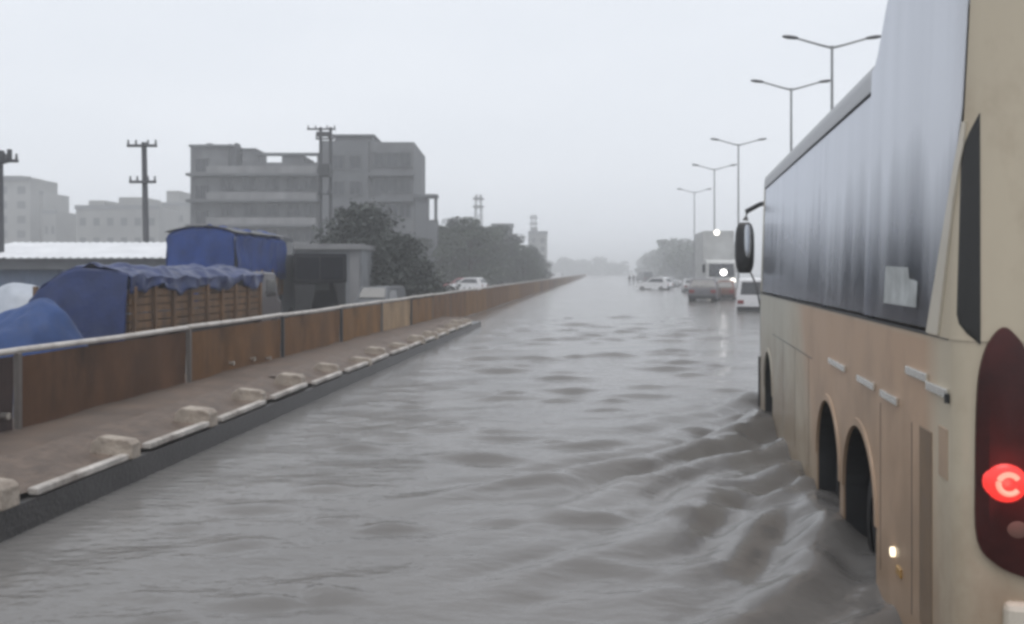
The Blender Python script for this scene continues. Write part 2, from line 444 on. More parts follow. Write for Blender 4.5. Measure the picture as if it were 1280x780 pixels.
# muddy ledge between the troughs and the fence, with an uneven top
lv, lf = [], []
NL = 90
for i in range(NL + 1):
    y = 2 + (KEND + 1 - 2) * i / NL
    for j in range(7):
        t = j / 6
        x = (kx(y) - 0.50) * (1 - t) + (fx(y) - 0.5) * t
        zz = 0.385 - 0.09 * (1 - t) ** 4 - 0.12 * max(0, (y - 20) / 14) + 0.03 * mnoise.noise((x * 1.7, y * 1.3, 0))
        lv.append((x, y, zz))
for i in range(NL):
    for j in range(6):
        a = i * 7 + j; lf.append((a, a + 1, a + 8, a + 7))
b0 = len(lv)
lv += [(kx(2) - 0.50, 2, -0.5), (kx(KEND + 1) - 0.50, KEND + 1, -0.5), (fx(KEND + 1) - 0.5, KEND + 1, -0.5), (fx(2) - 0.5, 2, -0.5)]
lf += [(0, b0, b0 + 1, NL * 7), (NL * 7, b0 + 1, b0 + 2, NL * 7 + 6), (6, NL * 7 + 6, b0 + 2, b0 + 3)]
m = MB(); m.add(lv, lf)
ledge = m.build('pavement', pave, smooth=True); tag(ledge, kind='structure')

# precast open troughs along the kerb
TL = 1.58
ORD = 'first second third fourth fifth sixth seventh eighth ninth tenth eleventh twelfth thirteenth fourteenth fifteenth sixteenth seventeenth eighteenth'.split()
trough_spots = []
y = 5.03
while y + TL < KEND - 0.4:
    trough_spots.append(y); y += TL + 0.09
def kerb_unit_meshes():
    L = TL
    lips = []
    for k_ in range(3):
        lips.append(MB().box((-0.045, L / 2 - .02, 0.225), (0.09, L - 0.16 - .05 * k_, 0.06)).mesh('front_lip', bevel=0.014))
    blocks = []
    for k_ in range(3):
        h = (0.17, 0.14, 0.19)[k_]
        pr = [(-0.005, 0.19), (-0.01, 0.19 + h * .8), (-0.05, 0.19 + h), (-0.34, 0.22 + h), (-0.42, 0.21 + h * .7), (-0.44, 0.19)]
        blocks.append(MB().prism([(px, L - 0.17 - .02 * k_, pz) for px, pz in pr], (0, 0.14 + .03 * k_, 0)).mesh('block', bevel=0.012))
    gv, gf = [], []
    for i in range(25):
        for j in range(9):
            x = -0.085 - 0.68 * j / 8; yy = -0.05 + (L + 0.1) * i / 24
            dip = 0.05 * math.exp(-((yy - L * .72) / .35) ** 2 - ((x + .28) / .16) ** 2)
            gv.append((x, yy, 0.212 + 0.13 * (j / 8) ** 0.8 - dip + 0.035 * mnoise.noise((x * 4, yy * 2.5, 2)) + 0.015 * mnoise.noise((x * 14, yy * 11, 5))))
    for i in range(24):
        for j in range(8):
            a = i * 9 + j; gf.append((a, a + 1, a + 10, a + 9))
    sl = MB().add(gv, gf).mesh('soil', smooth=True)
    return lips, blocks, sl
lips, blocks, soil_me = kerb_unit_meshes()
for q in lips: q.materials.append(kerb_white)
for q in blocks: q.materials.append(kerb_block)
soil_me.materials.append(soil)
for i, y in enumerate(trough_spots):
    t = empty('kerb_unit', (kx(y), y, 0.06 - 0.07 * (y / KEND)), YAW_ROAD + rng.uniform(-0.02, 0.02),
              ORD[len(trough_spots) - 1 - i] + ' muddy kerb unit with pale lip and block, counted from the kerb\'s far end', 'kerb', 'lipped kerb units along the flooded edge')
    t.rotation_euler[1] = rng.uniform(-0.03, 0.03)
    share('front_lip', rng.choice(lips), t, (rng.uniform(-.02, .01), rng.uniform(-.02, .02), rng.uniform(-.012, .012)), rng.uniform(-.01, .01))
    share('block', rng.choice(blocks), t, (rng.uniform(-.02, .012), rng.uniform(-.08, .03), rng.uniform(-.03, .01)), rng.uniform(-.05, .05))
    share('soil', soil_me, t, (0, 0, rng.uniform(-.004, .004)))

# fence: panels between posts under a pale top rail
fence = empty('roadside_fence', (fx(5.13), 5.13, 0), YAW_ROAD,
              'long low brown sheet fence with a pale top rail beside the flooded road', 'fence')
FS = 3.67 / math.cos(YAW_ROAD)
panel_mats = []
for i, (c, d) in enumerate((((0.055, 0.032, 0.021), (0.026, 0.018, 0.015)), ((0.080, 0.046, 0.024), (0.038, 0.025, 0.017)), ((0.10, 0.058, 0.026), (0.048, 0.031, 0.019)), ((0.17, 0.13, 0.09), (0.10, 0.072, 0.05)), ((0.034, 0.026, 0.027), (0.018, 0.016, 0.019)))):
    panel_mats.append(mat('fence_sheet_brown', (c[0] * 2.15, c[1] * 1.95, c[2] * 1.7), 0.72, 0.4, 0.8, dirt=d, dscale=0.7, damt=0.95, stretch=(1, 1, 0.5), bump=0.25, bscale=3, spec=0.25))
def panel_mesh(mt):
    # lightly ribbed, lightly buckled sheet
    gv, gf = [], []
    n, nz_ = 36, 4
    for i in range(n + 1):
        for j in range(nz_ + 1):
            yy = 0.06 + (FS - 0.12) * i / n; z = 0.02 + 1.08 * j / nz_
            gv.append((0.003 * math.sin(i * math.pi / 1.5) + 0.045 * mnoise.noise((yy, z * 1.3, rng.random() * 0.2)), yy, z))
    for i in range(n):
        for j in range(nz_):
            a = i * (nz_ + 1) + j; gf.append((a, a + 1, a + nz_ + 2, a + nz_ + 1))
    b = len(gv)
    gv2 = [(x - 0.015, yy, z) for x, yy, z in gv]
    mm = MB().add(gv, gf); mm.add(gv2, [tuple(reversed(f)) for f in gf])
    me_ = mm.mesh('panel', smooth=True); me_.materials.append(mt); return me_
pm = [panel_mesh(x) for x in panel_mats]
post_me = MB().box((0, 0, 0.53), (0.06, 0.06, 1.22)).mesh('post', bevel=0.008); post_me.materials.append(mat('post_paint', (0.13, 0.115, 0.105), 0.6, 0.2, 5))
post_dk = post_me.copy(); post_dk.materials.clear(); post_dk.materials.append(steel_dk)
bolt_me = MB().tube([(0.02, 0, 0), (0.10, 0, 0)], 0.035, 8).mesh('reflector_stud'); bolt_me.materials.append(chrome)
order = [4, 0, 1, 1, 2, 3, 2, 1, 1, 2]
NP = 100
for i in range(NP):
    share('panel', pm[order[i] if i < 10 else rng.choice((0, 1, 1, 2, 2))], fence, (0, i * FS, rng.uniform(-.015, .015)), rng.uniform(-.004, .004))
for i in range(NP + 1):
    share('post', post_me if i in (1, 2, 5) or i > 6 else post_dk, fence, (0.02 if i < 7 else -0.03, i * FS, 0))
for i in range(NP):
    r_ = MB().tube([(0, 0.0, 1.165), (0.0, FS * 0.5, 1.155), (0, FS, 1.165)], 0.033, 8)
    if i == 0:
        rail_me = r_.mesh('top_rail', smooth=True); rail_me.materials.append(rail_paint)
    share('top_rail', rail_me, fence, (rng.uniform(-.012, .012), i * FS, rng.uniform(-.012, .012)))
for yy, zz in ((FS * 1 - 0.25, 0.55), (FS * 2 + 1.35, 0.52), (FS * 2 + 2.2, 0.5), (FS * 2 + 2.9, 0.45)):
    share('reflector_stud', bolt_me, fence, (0.0, yy, zz))

# ------------------------------------------------------------------ the bus
BW, BL = 2.5, 9.58
RRr, RFr = 0.12, 0.55
def perimeter():
    pts = []   # (x, y, nx, ny, s)
    def arc(cx, cy, r, a0, a1, n):
        for i in range(n + 1):
            a = a0 + (a1 - a0) * i / n
            pts.append((cx + r * math.cos(a), cy + r * math.sin(a), math.cos(a), math.sin(a)))
    pts.append((BW / 2, 0, 0, -1))
    arc(RRr, RRr, RRr, 1.5 * math.pi, math.pi, 10)
    arc(RFr, BL - RFr, RFr, math.pi, 0.5 * math.pi, 10)
    arc(BW - RFr, BL - RFr, RFr, 0.5 * math.pi, 0, 10)
    arc(BW - RRr, RRr, RRr, 0, -0.5 * math.pi, 10)
    pts.append((BW / 2, 0, 0, -1))
    S = [0.0]
    for a, b in zip(pts, pts[1:]): S.append(S[-1] + math.hypot(b[0] - a[0], b[1] - a[1]))
    return pts, S
PER, PS = perimeter()
S_CORNER0 = BW / 2 - RRr
S_SIDE = S_CORNER0 + (PS[11] - PS[1])           # left side starts here (y = RRr)
def s_of(u): return S_SIDE + (u - RRr)
S_FRONT = s_of(BL - RFr)
S_END = PS[-1]
def inset(z):
    if z < 1.6: return 0.0
    return 0.035 * (z - 1.6)
def psurf(s, z, off=0.0):
    s = min(max(s, 0), S_END - 1e-6)
    import bisect
    i = min(max(bisect.bisect_right(PS, s) - 1, 0), len(PS) - 2)
    t = (s - PS[i]) / max(1e-9, PS[i + 1] - PS[i])
    a, b = PER[i], PER[i + 1]
    x, y, nx_, ny_ = [a[q] * (1 - t) + b[q] * t for q in range(4)]
    o = off - inset(z)
    return (x + nx_ * o, y + ny_ * o, z)
def patch(fn, na, nb, off, thick):
    """closed sheet over the bus skin: fn(a, b) -> (s, z)"""
    v, f = [], []
    n1 = nb + 1
    for o in (off, off - thick):
        for i in range(na + 1):
            for j in range(nb + 1):
                s, z = fn(i / na, j / nb)
                v.append(psurf(s, z, o))
    N = (na + 1) * n1
    for i in range(na):
        for j in range(nb):
            a = i * n1 + j
            f.append((a, a + 1, a + n1 + 1, a + n1)); f.append((N + a, N + a + n1, N + a + n1 + 1, N + a + 1))
    for i in range(na):
        a = i * n1; f.append((a, a + n1, N + a + n1, N + a))
        a = i * n1 + nb; f.append((a, N + a, N + a + n1, a + n1))
    for j in range(nb):
        a = j; f.append((a, N + a, N + a + 1, a + 1))
        a = na * n1 + j; f.append((a, a + 1, N + a + 1, N + a))
    return MB().add(v, f)

def bus_paint():
    m = mat('bus_paint_cream', (0.475, 0.413, 0.31), 0.5, 0.08, 1.5, coat=0.15, stretch=(1, 1, 0.3))
    n, l = m.node_tree.nodes, m.node_tree.links
    b = n['Principled BSDF']
    src = b.inputs['Base Color'].links[0].from_socket
    t = n.new('ShaderNodeTexCoord'); sep = n.new('ShaderNodeSeparateXYZ')
    l.new(t.outputs['Object'], sep.inputs[0])
    def math_(op, a, bb):
        q = n.new('ShaderNodeMath'); q.operation = op
        for i, x in enumerate((a, bb)):
            if isinstance(x, (int, float)): q.inputs[i].default_value = x
            else: l.new(x, q.inputs[i])
        return q.outputs[0]
    Y, Z = sep.outputs['Y'], sep.outputs['Z']
    nzz = n.new('ShaderNodeTexNoise'); nzz.inputs['Scale'].default_value = 1.3; nzz.inputs['Detail'].default_value = 4
    l.new(t.outputs['Object'], nzz.inputs['Vector'])
    # painted sweep: tan from the tail forward to y = 4.6 + 0.8*(z), front end a paler grey-cream
    edge = math_('ADD', math_('MULTIPLY', Z, 0.75), 3.9)
    mask = math_('MULTIPLY', math_('SUBTRACT', edge, Y), 1.4)
    mr = n.new('ShaderNodeMapRange'); mr.inputs['From Min'].default_value = -0.4; mr.inputs['From Max'].default_value = 0.4
    l.new(mask, mr.inputs['Value'])
    low = n.new('ShaderNodeMapRange'); low.inputs['From Min'].default_value = 1.66; low.inputs['From Max'].default_value = 1.60
    l.new(Z, low.inputs['Value'])
    rearm = n.new('ShaderNodeMapRange'); rearm.inputs['From Min'].default_value = 0.28; rearm.inputs['From Max'].default_value = 0.55
    l.new(Y, rearm.inputs['Value'])
    fac = math_('MULTIPLY', math_('MULTIPLY', mr.outputs[0], low.outputs[0]), rearm.outputs[0])
    mixc = n.new('ShaderNodeMix'); mixc.data_type = 'RGBA'
    mixc.inputs['B'].default_value = (0.44, 0.30, 0.20, 1)
    l.new(fac, mixc.inputs['Factor']); l.new(src, mixc.inputs['A'])
    frontm = n.new('ShaderNodeMapRange'); frontm.inputs['From Min'].default_value = 4.6; frontm.inputs['From Max'].default_value = 6.5
    l.new(Y, frontm.inputs['Value'])
    mix2 = n.new('ShaderNodeMix'); mix2.data_type = 'RGBA'
    mix2.inputs['B'].default_value = (0.42, 0.405, 0.34, 1)
    l.new(frontm.outputs[0], mix2.inputs['Factor']); l.new(mixc.outputs['Result'], mix2.inputs['A'])
    # splashed mud film, streaky, thicker low down where wheels throw it
    mps = n.new('ShaderNodeMapping'); mps.inputs['Scale'].default_value = (1.1, 1.1, 0.8); l.new(t.outputs['Object'], mps.inputs[0])
    nm = n.new('ShaderNodeTexNoise'); nm.inputs['Scale'].default_value = 1.6; nm.inputs['Detail'].default_value = 8; nm.inputs['Roughness'].default_value = 0.65
    l.new(mps.outputs[0], nm.inputs['Vector'])
    lowm = n.new('ShaderNodeMapRange'); lowm.inputs['From Min'].default_value = 1.6; lowm.inputs['From Max'].default_value = 0.0
    l.new(Z, lowm.inputs['Value'])
    mud = math_('MULTIPLY', math_('SUBTRACT', math_('ADD', nm.outputs[0], math_('MULTIPLY', lowm.outputs[0], 0.34)), 0.52), 2.2)
    mc = n.new('ShaderNodeClamp'); mc.inputs['Max'].default_value = 0.7; l.new(mud, mc.inputs['Value'])
    mix3 = n.new('ShaderNodeMix'); mix3.data_type = 'RGBA'
    mix3.inputs['B'].default_value = (0.24, 0.165, 0.105, 1)
    l.new(mc.outputs[0], mix3.inputs['Factor']); l.new(mix2.outputs['Result'], mix3.inputs['A'])
    l.new(mix3.outputs['Result'], b.inputs['Base Color'])
    return m
paint = bus_paint()
paint_pillar = mat('bus_pillar_pale', (0.53, 0.49, 0.41), 0.4, 0.06, 2, coat=0.3)
brown_stripe = mat('bus_graphic_brown', (0.17, 0.115, 0.07), 0.45, 0.15, 3, dirt=(0.1, 0.075, 0.055), dscale=2, damt=0.6)
tan_patch = mat('bus_graphic_tan', (0.36, 0.26, 0.18), 0.45, 0.15, 3)

def glass_mat():
    m = bpy.data.materials.new('tinted_glass'); m.use_nodes = True
    n, l = m.node_tree.nodes, m.node_tree.links
    n.clear()
    o = n.new('ShaderNodeOutputMaterial')
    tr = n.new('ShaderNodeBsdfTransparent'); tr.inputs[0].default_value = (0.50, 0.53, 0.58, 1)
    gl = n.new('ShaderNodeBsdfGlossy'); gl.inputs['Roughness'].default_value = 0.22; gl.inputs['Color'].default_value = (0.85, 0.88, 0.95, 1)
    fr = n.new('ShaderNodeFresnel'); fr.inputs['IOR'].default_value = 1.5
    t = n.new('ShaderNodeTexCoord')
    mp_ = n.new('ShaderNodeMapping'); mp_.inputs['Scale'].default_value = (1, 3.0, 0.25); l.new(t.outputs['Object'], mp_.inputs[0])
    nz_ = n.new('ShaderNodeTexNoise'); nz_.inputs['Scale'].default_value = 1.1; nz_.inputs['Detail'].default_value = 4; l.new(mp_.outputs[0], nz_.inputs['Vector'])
    # streaky rain and dust film; its pale upper part paints in reflected sky
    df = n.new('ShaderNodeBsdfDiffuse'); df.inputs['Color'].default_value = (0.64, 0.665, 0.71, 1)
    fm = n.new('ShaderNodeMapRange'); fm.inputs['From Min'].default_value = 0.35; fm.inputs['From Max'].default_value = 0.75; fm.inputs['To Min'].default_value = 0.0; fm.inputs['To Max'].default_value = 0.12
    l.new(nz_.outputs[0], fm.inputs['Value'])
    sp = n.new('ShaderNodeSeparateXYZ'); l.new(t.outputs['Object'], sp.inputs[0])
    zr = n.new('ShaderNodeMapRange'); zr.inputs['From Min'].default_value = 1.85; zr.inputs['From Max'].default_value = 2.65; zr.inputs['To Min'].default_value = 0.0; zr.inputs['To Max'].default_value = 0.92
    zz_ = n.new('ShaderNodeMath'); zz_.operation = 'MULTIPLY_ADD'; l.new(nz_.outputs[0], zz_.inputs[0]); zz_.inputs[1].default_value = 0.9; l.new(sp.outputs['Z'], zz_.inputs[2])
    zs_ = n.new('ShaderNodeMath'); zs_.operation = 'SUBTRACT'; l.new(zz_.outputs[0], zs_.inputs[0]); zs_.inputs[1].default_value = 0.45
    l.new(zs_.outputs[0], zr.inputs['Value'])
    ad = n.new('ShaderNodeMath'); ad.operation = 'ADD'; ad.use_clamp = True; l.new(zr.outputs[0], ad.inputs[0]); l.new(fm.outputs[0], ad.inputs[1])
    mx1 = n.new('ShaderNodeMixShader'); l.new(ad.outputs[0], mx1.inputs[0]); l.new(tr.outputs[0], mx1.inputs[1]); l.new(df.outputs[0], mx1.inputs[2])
    mx2 = n.new('ShaderNodeMixShader'); l.new(fr.outputs[0], mx2.inputs[0]); l.new(mx1.outputs[0], mx2.inputs[1]); l.new(gl.outputs[0], mx2.inputs[2])
    bp = n.new('ShaderNodeBump'); bp.inputs['Strength'].default_value = 0.06; bp.inputs['Distance'].default_value = 0.05
    l.new(nz_.outputs[0], bp.inputs['Height']); l.new(bp.outputs[0], gl.inputs['Normal'])
    l.new(mx2.outputs[0], o.inputs[0])
    return m
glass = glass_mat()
curtain_m = mat('curtain_grey', (0.42, 0.43, 0.46), 0.9, 0.12, 3, stretch=(1, 6, 0.2))
interior_m = mat('interior_dark', (0.05, 0.05, 0.058), 0.9, 0.2, 2)
seat_m = mat('seat_cloth', (0.05, 0.052, 0.065), 0.9, 0.3, 4)
sticker_m = mat('notice_paper', (0.40, 0.42, 0.42), 0.7, 0.25, 7, dirt=(0.2, 0.21, 0.21), dscale=6, damt=0.5)

bus = empty('coach_bus', (BUS_X0, BUS_Y0, 0), BUS_RZ,
            'big cream and tan coach with a long dark window band driving through the flood', 'bus')
ZB, ZS, ZH = -0.06, 1.64, 3.16      # skirt bottom, window sill, window head
# lower body shell with wheel arches cut out
def ring(z, off=0.0):
    return [psurf(s, z, off) for s in ([PS[i] for i in range(len(PS) - 1)])]
extra = sorted(set([round(q, 4) for q in PS[:-1]] + [round(s_of(0.2 + 0.45 * i), 4) for i in range(21)]))
def ring2(z, off=0.0): return [psurf(s, z, off) for s in extra]
body_mb = MB().loft([ring2(z) for z in (ZB, 0.3, 0.6, 0.9, 1.2, 1.45, ZS)])
body = body_mb.build('body', paint, bus, smooth=False)
ARCH = [(2.16, 0.53), (3.38, 0.53), (7.98, 0.52)]
cut = MB()
for u, r_ in ARCH:
    cut.tube([(-0.3, u, 0.36), (0.45, u, 0.36)], r_, 28)
    cut.box((0.075, u, 0.0), (0.75, 2 * r_, 0.72))
# union of tube and box per arch done by cutting twice
def cut_with(obj, mb):
    me_ = mb.mesh('cutter')
    c = bpy.data.objects.new('cutter', me_); col.objects.link(c); c.parent = bus
    md = obj.modifiers.new('cut', 'BOOLEAN'); md.operation = 'DIFFERENCE'; md.object = c; md.solver = 'EXACT'
    bpy.context.view_layer.update()
    dg = bpy.context.evaluated_depsgraph_get()
    nm = bpy.data.meshes.new_from_object(obj.evaluated_get(dg))
    obj.modifiers.clear(); obj.data = nm
    bpy.data.objects.remove(c)
for u, r_ in ARCH:
    cut_with(body, MB().tube([(-0.3, u, 0.36), (0.45, u, 0.36)], r_ + 0.014, 28))
    cut_with(body, MB().box((0.07, u, -0.05), (0.74, 2 * r_ + 0.016, 0.82)))
for p in body.data.polygons: p.use_smooth = True
try: body.data.set_sharp_from_angle(angle=R(35))
except Exception: pass
for u, r_ in ARCH:      # dark arch liners and rims
    li = MB()
    n = 20
    prof = [(math.cos(math.pi * i / n), math.sin(math.pi * i / n)) for i in range(n + 1)]
    o1 = [(0.015, u + (r_ - 0.004) * c, 0.36 + (r_ - 0.004) * s) for c, s in prof]
    v = [(0.012, p[1], p[2]) for p in o1] + [(0.445, p[1], p[2]) for p in o1]
    f = [(i, i + 1, i + n + 2, i + n + 1) for i in range(n)]
    v += [(0.012, u + r_ - 0.012, -0.3), (0.445, u + r_ - 0.012, -0.3), (0.012, u - r_ + 0.012, -0.3), (0.445, u - r_ + 0.012, -0.3)]
    b = 2 * (n + 1)
    f += [(0, n + 1, b + 1, b), (n, 2 * n + 1, b + 3, b + 2)]
    f.append(tuple(range(n + 1, 2 * n + 2)) + (b + 3, b + 1))
    li.add(v, f).build('wheel_arch_liner', black_pl, bus)
    rim = MB()
    for rr_, xo in ((r_ + 0.05, -0.012),):
        v = []; f = []
        for i in range(n + 1):
            c, s = prof[i]
            for rad, xx in ((r_, 0.02), (r_, xo), (rr_, xo), (rr_ + 0.01, 0.02)):
                v.append((xx, u + rad * c, 0.36 + rad * s))
        for i in range(n):
            for q in range(3):
                a = i * 4 + q; f.append((a, a + 1, a + 5, a + 4))
        rim.add(v, f)
    rim.build('wheel_arch_trim', paint, bus, smooth=True)
def wheel(parent, x, u, z, r_, w, rimmat=steel_gal, side=-1):
    t = MB()
    prof = [(0.0, 0.58), (0.03, 0.9), (0.08, 1.0), (0.5, 1.0), (0.92, 1.0), (0.97, 0.9), (1.0, 0.58)]
    n = 24
    v, f = [], []
    for a in range(n):
        c, s = math.cos(2 * math.pi * a / n), math.sin(2 * math.pi * a / n)
        for px, pr in prof: v.append((x + w * px * (-side), u + r_ * pr * c, z + r_ * pr * s))
    m_ = len(prof)
    for a in range(n):
        for q in range(m_ - 1):
            i0 = a * m_ + q; i1 = ((a + 1) % n) * m_ + q
            f.append((i0, i0 + 1, i1 + 1, i1))
    wo = empty('wheel'); wo.parent = parent
    t.add(v, f).build('tyre', black_rub, wo, smooth=True)
    d = MB().tube([(x + 0.05 * w * (-side), u, z), (x + 0.7 * w * (-side), u, z)], r_ * 0.59, 20)
    d.tube([(x - 0.04 * w * (-side), u, z), (x + 0.2 * w * (-side), u, z)], r_ * 0.22, 12)
    d.build('rim', rimmat, wo, smooth=True)
    return wo
for u, r_ in ARCH: wheel(bus, 0.13, u, 0.18, 0.46, 0.28, black_pl)

# roof cap: lofted, with rounded cornice
def roof_rings():
    rr_ = []
    for zz, ins in ((ZH, 0.0), (3.26, 0.002), (3.32, 0.012), (3.36, 0.05), (3.38, 0.16), (3.39, 0.5)):
        ringp = []
        for s in extra:
            x, y, _ = psurf(s, min(zz, ZH), 0.0)
            # shrink toward the plan centre
            fx_ = 1 - ins / (BW / 2); fy_ = 1 - ins / (BL / 2)
            ringp.append((BW / 2 + (x - BW / 2) * fx_, BL / 2 + (y - BL / 2) * fy_, zz))
        rr_.append(ringp)
    return rr_
roof_m = mat('bus_roof_grey', (0.30, 0.31, 0.33), 0.5, 0.1, 2, coat=0.3)
MB().loft(roof_rings()).build('roof', roof_m, bus, smooth=True)
# raised roof pod over the tail, flush with the side
pod = MB()
def podring(u, z0, h):
    x0 = 0.10
    if h < 0.02: h = 0.02
    return [(x0, u, z0), (x0 + 0.01, u, z0 + h * 0.55), (x0 + 0.05, u, z0 + h * 0.85), (x0 + 0.18, u, z0 + h), (BW - x0 - 0.18, u, z0 + h), (BW - x0 - 0.05, u, z0 + h * 0.85), (BW - x0 - 0.01, u, z0 + h * 0.55), (BW - x0, u, z0)]
pod.loft([podring(u, 3.21, h) for u, h in ((0.13, 0.5), (0.5, 0.66), (1.2, 0.68), (1.5, 0.58), (1.75, 0.38), (1.95, 0.22), (2.4, 0.14))])
pod.build('roof_pod', roof_m, bus, smooth=True)

# rear skin between sill and head (with its slanted forward edge = rear pillar)
def rear_edge(z):
    t = (z - ZS) / (ZH - ZS)
    return 0.47 - 0.41 * min(1, t / 0.62) if t < 0.62 else 0.06 - 0.03 * (t - 0.62) / 0.38
def rear_fn(a, b):
    z = ZS + 0.001 + (3.78 - ZS) * b
    s1 = s_of(rear_edge(z))
    return (a * s1, z)
patch(rear_fn, 40, 20, 0.006, 0.05).build('rear_pillar', paint, bus, smooth=True)
# mirrored far side and front skin (never seen from the road's left, still closed)
patch(lambda a, b: (S_FRONT + 0.3 + (S_END - S_FRONT - 0.32) * a, ZS + 0.001 + (ZH - ZS - 0.002) * b), 60, 4, -0.004, 0.04).build('far_side_glazing', win_dark, bus, smooth=True)
# slim pale wedge on the pillar edge
def wedge_fn(a, b):
    z = ZS + 0.01 + (2.62 - ZS) * b
    e = rear_edge(z)
    return (s_of(e - (0.02 + 0.17 * (1 - b)) * (1 - a)), z)
patch(wedge_fn, 3, 10, 0.018, 0.03).build('pillar_trim', paint_pillar, bus, smooth=True)

# side glazing: five panes, dark gaskets between
bounds = [None, 1.97, 3.83, 5.73, 7.58, BL - RFr + 0.05]
for i in range(5):
    def pane_fn(a, b, i=i):
        zt = ZH
        if i == 0:      # the glass sweeps up over the raised tail
            q = min(1, max(0, (1.93 - (0.03 + 1.93 * a)) / 0.5))
            zt = ZH + 0.14 + 0.46 * q * q * (3 - 2 * q)
        z = ZS + 0.03 + (zt - ZS - 0.05) * b
        u0 = rear_edge(z) + 0.015 if i == 0 else bounds[i] + 0.004
        u1 = bounds[i + 1] - 0.004
        return (s_of(u0 + (u1 - u0) * a), z)
    w = empty('side_window'); w.parent = bus
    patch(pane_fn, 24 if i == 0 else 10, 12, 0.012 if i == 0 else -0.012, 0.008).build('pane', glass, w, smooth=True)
    u0 = 0.45 if i == 0 else bounds[i] + 0.05
    u1 = bounds[i + 1] - 0.05
    # gathered curtains behind the glass, drawn to different widths
    for (ca, cb) in (((0.02, 0.50), (0.62, 0.98)), ((0.0, 0.42), (0.55, 1.0)), ((0.05, 0.6), (0.72, 1.0)), ((0.0, 0.5), (0.5, 0.99)), ((0.0, 0.45), (0.6, 1.0)))[i]:
        v, f = [], []
        nn = 40
        ya, yb = u0 + (u1 - u0) * ca, u0 + (u1 - u0) * cb
        zb = (2.36, 2.25, 2.15, 2.05, 2.0)[i] + rng.uniform(-0.03, 0.03)
        for q in range(nn + 1):
            yy = ya + (yb - ya) * q / nn
            for z in (zb, 2.6, 3.12): v.append((0.13 + 0.02 * math.sin(q * 1.3) + 0.012 * math.sin(q * 3.1), yy + (0.05 * math.sin(q) if z < 2.3 else 0), z))
        for q in range(nn):
            for j in range(2):
                a = q * 3 + j; f.append((a, a + 1, a + 4, a + 3))
        MB().add(v, f).build('curtain', curtain_m, w, smooth=True)
for i in range(1, 5):
    patch(lambda a, b, i=i: (s_of(bounds[i] - 0.02 + 0.04 * a), ZS + 0.002 + (ZH - ZS - 0.004) * b), 2, 6, -0.022, 0.04).build('window_post', interior_m, bus, smooth=True)
patch(lambda a, b: (s_of(0.16 + (BL - RFr + 0.1) * a), ZS - 0.005 + 0.018 * b), 40, 1, 0.005, 0.03).build('sill_trim', black_pl, bus, smooth=True)
patch(lambda a, b: (S_FRONT + (0.3) * a, ZS + 0.002 + (ZH - ZS - 0.004) * b), 6, 6, 0.0, 0.05).build('front_pillar', paint_pillar, bus, smooth=True)
# inside: floor is the body's top cap; dark ceiling, aisle wall of seats
MB().box((BW / 2, BL / 2, ZH - 0.03), (BW - 0.4, BL - 0.8, 0.03)).build('ceiling_panel', curtain_m, bus)
for i in range(10):
    u = 0.95 + i * 0.84
    s = MB()
    s.box((0.62, u, ZS + 0.25), (0.85, 0.42, 0.12))
    s.prism([(0.24, u - 0.26, ZS + 0.2), (0.24, u - 0.14, ZS + 0.2), (0.24, u - 0.27, ZS + 0.86), (0.24, u - 0.36, ZS + 0.84)], (0.80, 0, 0))
    s.box((0.62, u, ZS + 0.1), (0.6, 0.3, 0.2))
    s.build('seat', seat_m, bus, bevel=0.03)
MB().box((1.5, BL / 2, ZS + 0.5), (0.05, BL - 1.0, 0.98)).build('aisle_partition', interior_m, bus)
# paper notice stuck on the rear pane, its top corner torn
nt = []
def zy(u, z): return psurf(s_of(u), z, 0.0135)
nt_o = [zy(0.67, 1.765), (zy(0.66, 1.90)), zy(0.83, 1.915), zy(0.86, 1.975), zy(1.36, 1.985), zy(1.38, 1.765)]
MB().prism(nt_o, (-0.003, 0, 0)).build('window_notice', sticker_m, bus)
# luggage-door rails and panel joints
def strip(u0, u1, z0, z1, off, mt, name, th=0.02, n=8, parent=bus):
    return patch(lambda a, b: (s_of(u0 + (u1 - u0) * a), z0 + (z1 - z0) * b), n, 1, off, th).build(name, mt, parent, smooth=False, bevel=0.004)
for (a, b_, z) in ((1.05, 1.45, 1.195), (1.63, 2.13, 1.205), (2.58, 3.25, 1.215), (0.14, 0.46, 1.365), (0.46, 0.85, 1.40)):
    strip(a, b_, z, z + 0.045, 0.02, chrome, 'door_rail')
strip(0.125, 0.145, 1.345, 1.39, 0.022, black_pl, 'rail_end_cap')
strip(0.41, 0.63, 0.15, 1.16, 0.004, brown_stripe, 'paint_stripe', 0.01)
strip(0.29, 0.57, -0.05, 0.145, 0.004, brown_stripe, 'paint_stripe', 0.01)
strip(0.16, 0.30, 0.98, 1.22, 0.004, tan_patch, 'paint_patch', 0.01)
for u in (0.78, 1.5, 4.4, 5.35, 6.35):
    strip(u, u + 0.012, 0.12, 1.15, 0.002, black_pl, 'panel_joint', 0.008, 1)
strip(4.2, 7.5, 1.15, 1.162, 0.002, black_pl, 'panel_joint', 0.008, 6)
ml = MB(); c0 = psurf(s_of(1.16), 0.34)
ml.tube([(c0[0] + 0.01, c0[1], c0[2]), (c0[0] - 0.02, c0[1], c0[2])], 0.028, 12)
mlo = ml.build('marker_lamp', mat('marker_lamp_lit', (0.9, 0.8, 0.6), 0.3, 0, 1, emit=(1, 0.85, 0.6), estr=1.6), bus, smooth=True)
rf = MB(); c0 = psurf(s_of(1.03), 0.27); rf.box((c0[0] - 0.004, c0[1], c0[2]), (0.02, 0.09, 0.05)); rf.build('side_reflector', mat('reflector_amber', (0.35, 0.2, 0.06), 0.3, 0.1, 4), bus, bevel=0.005)
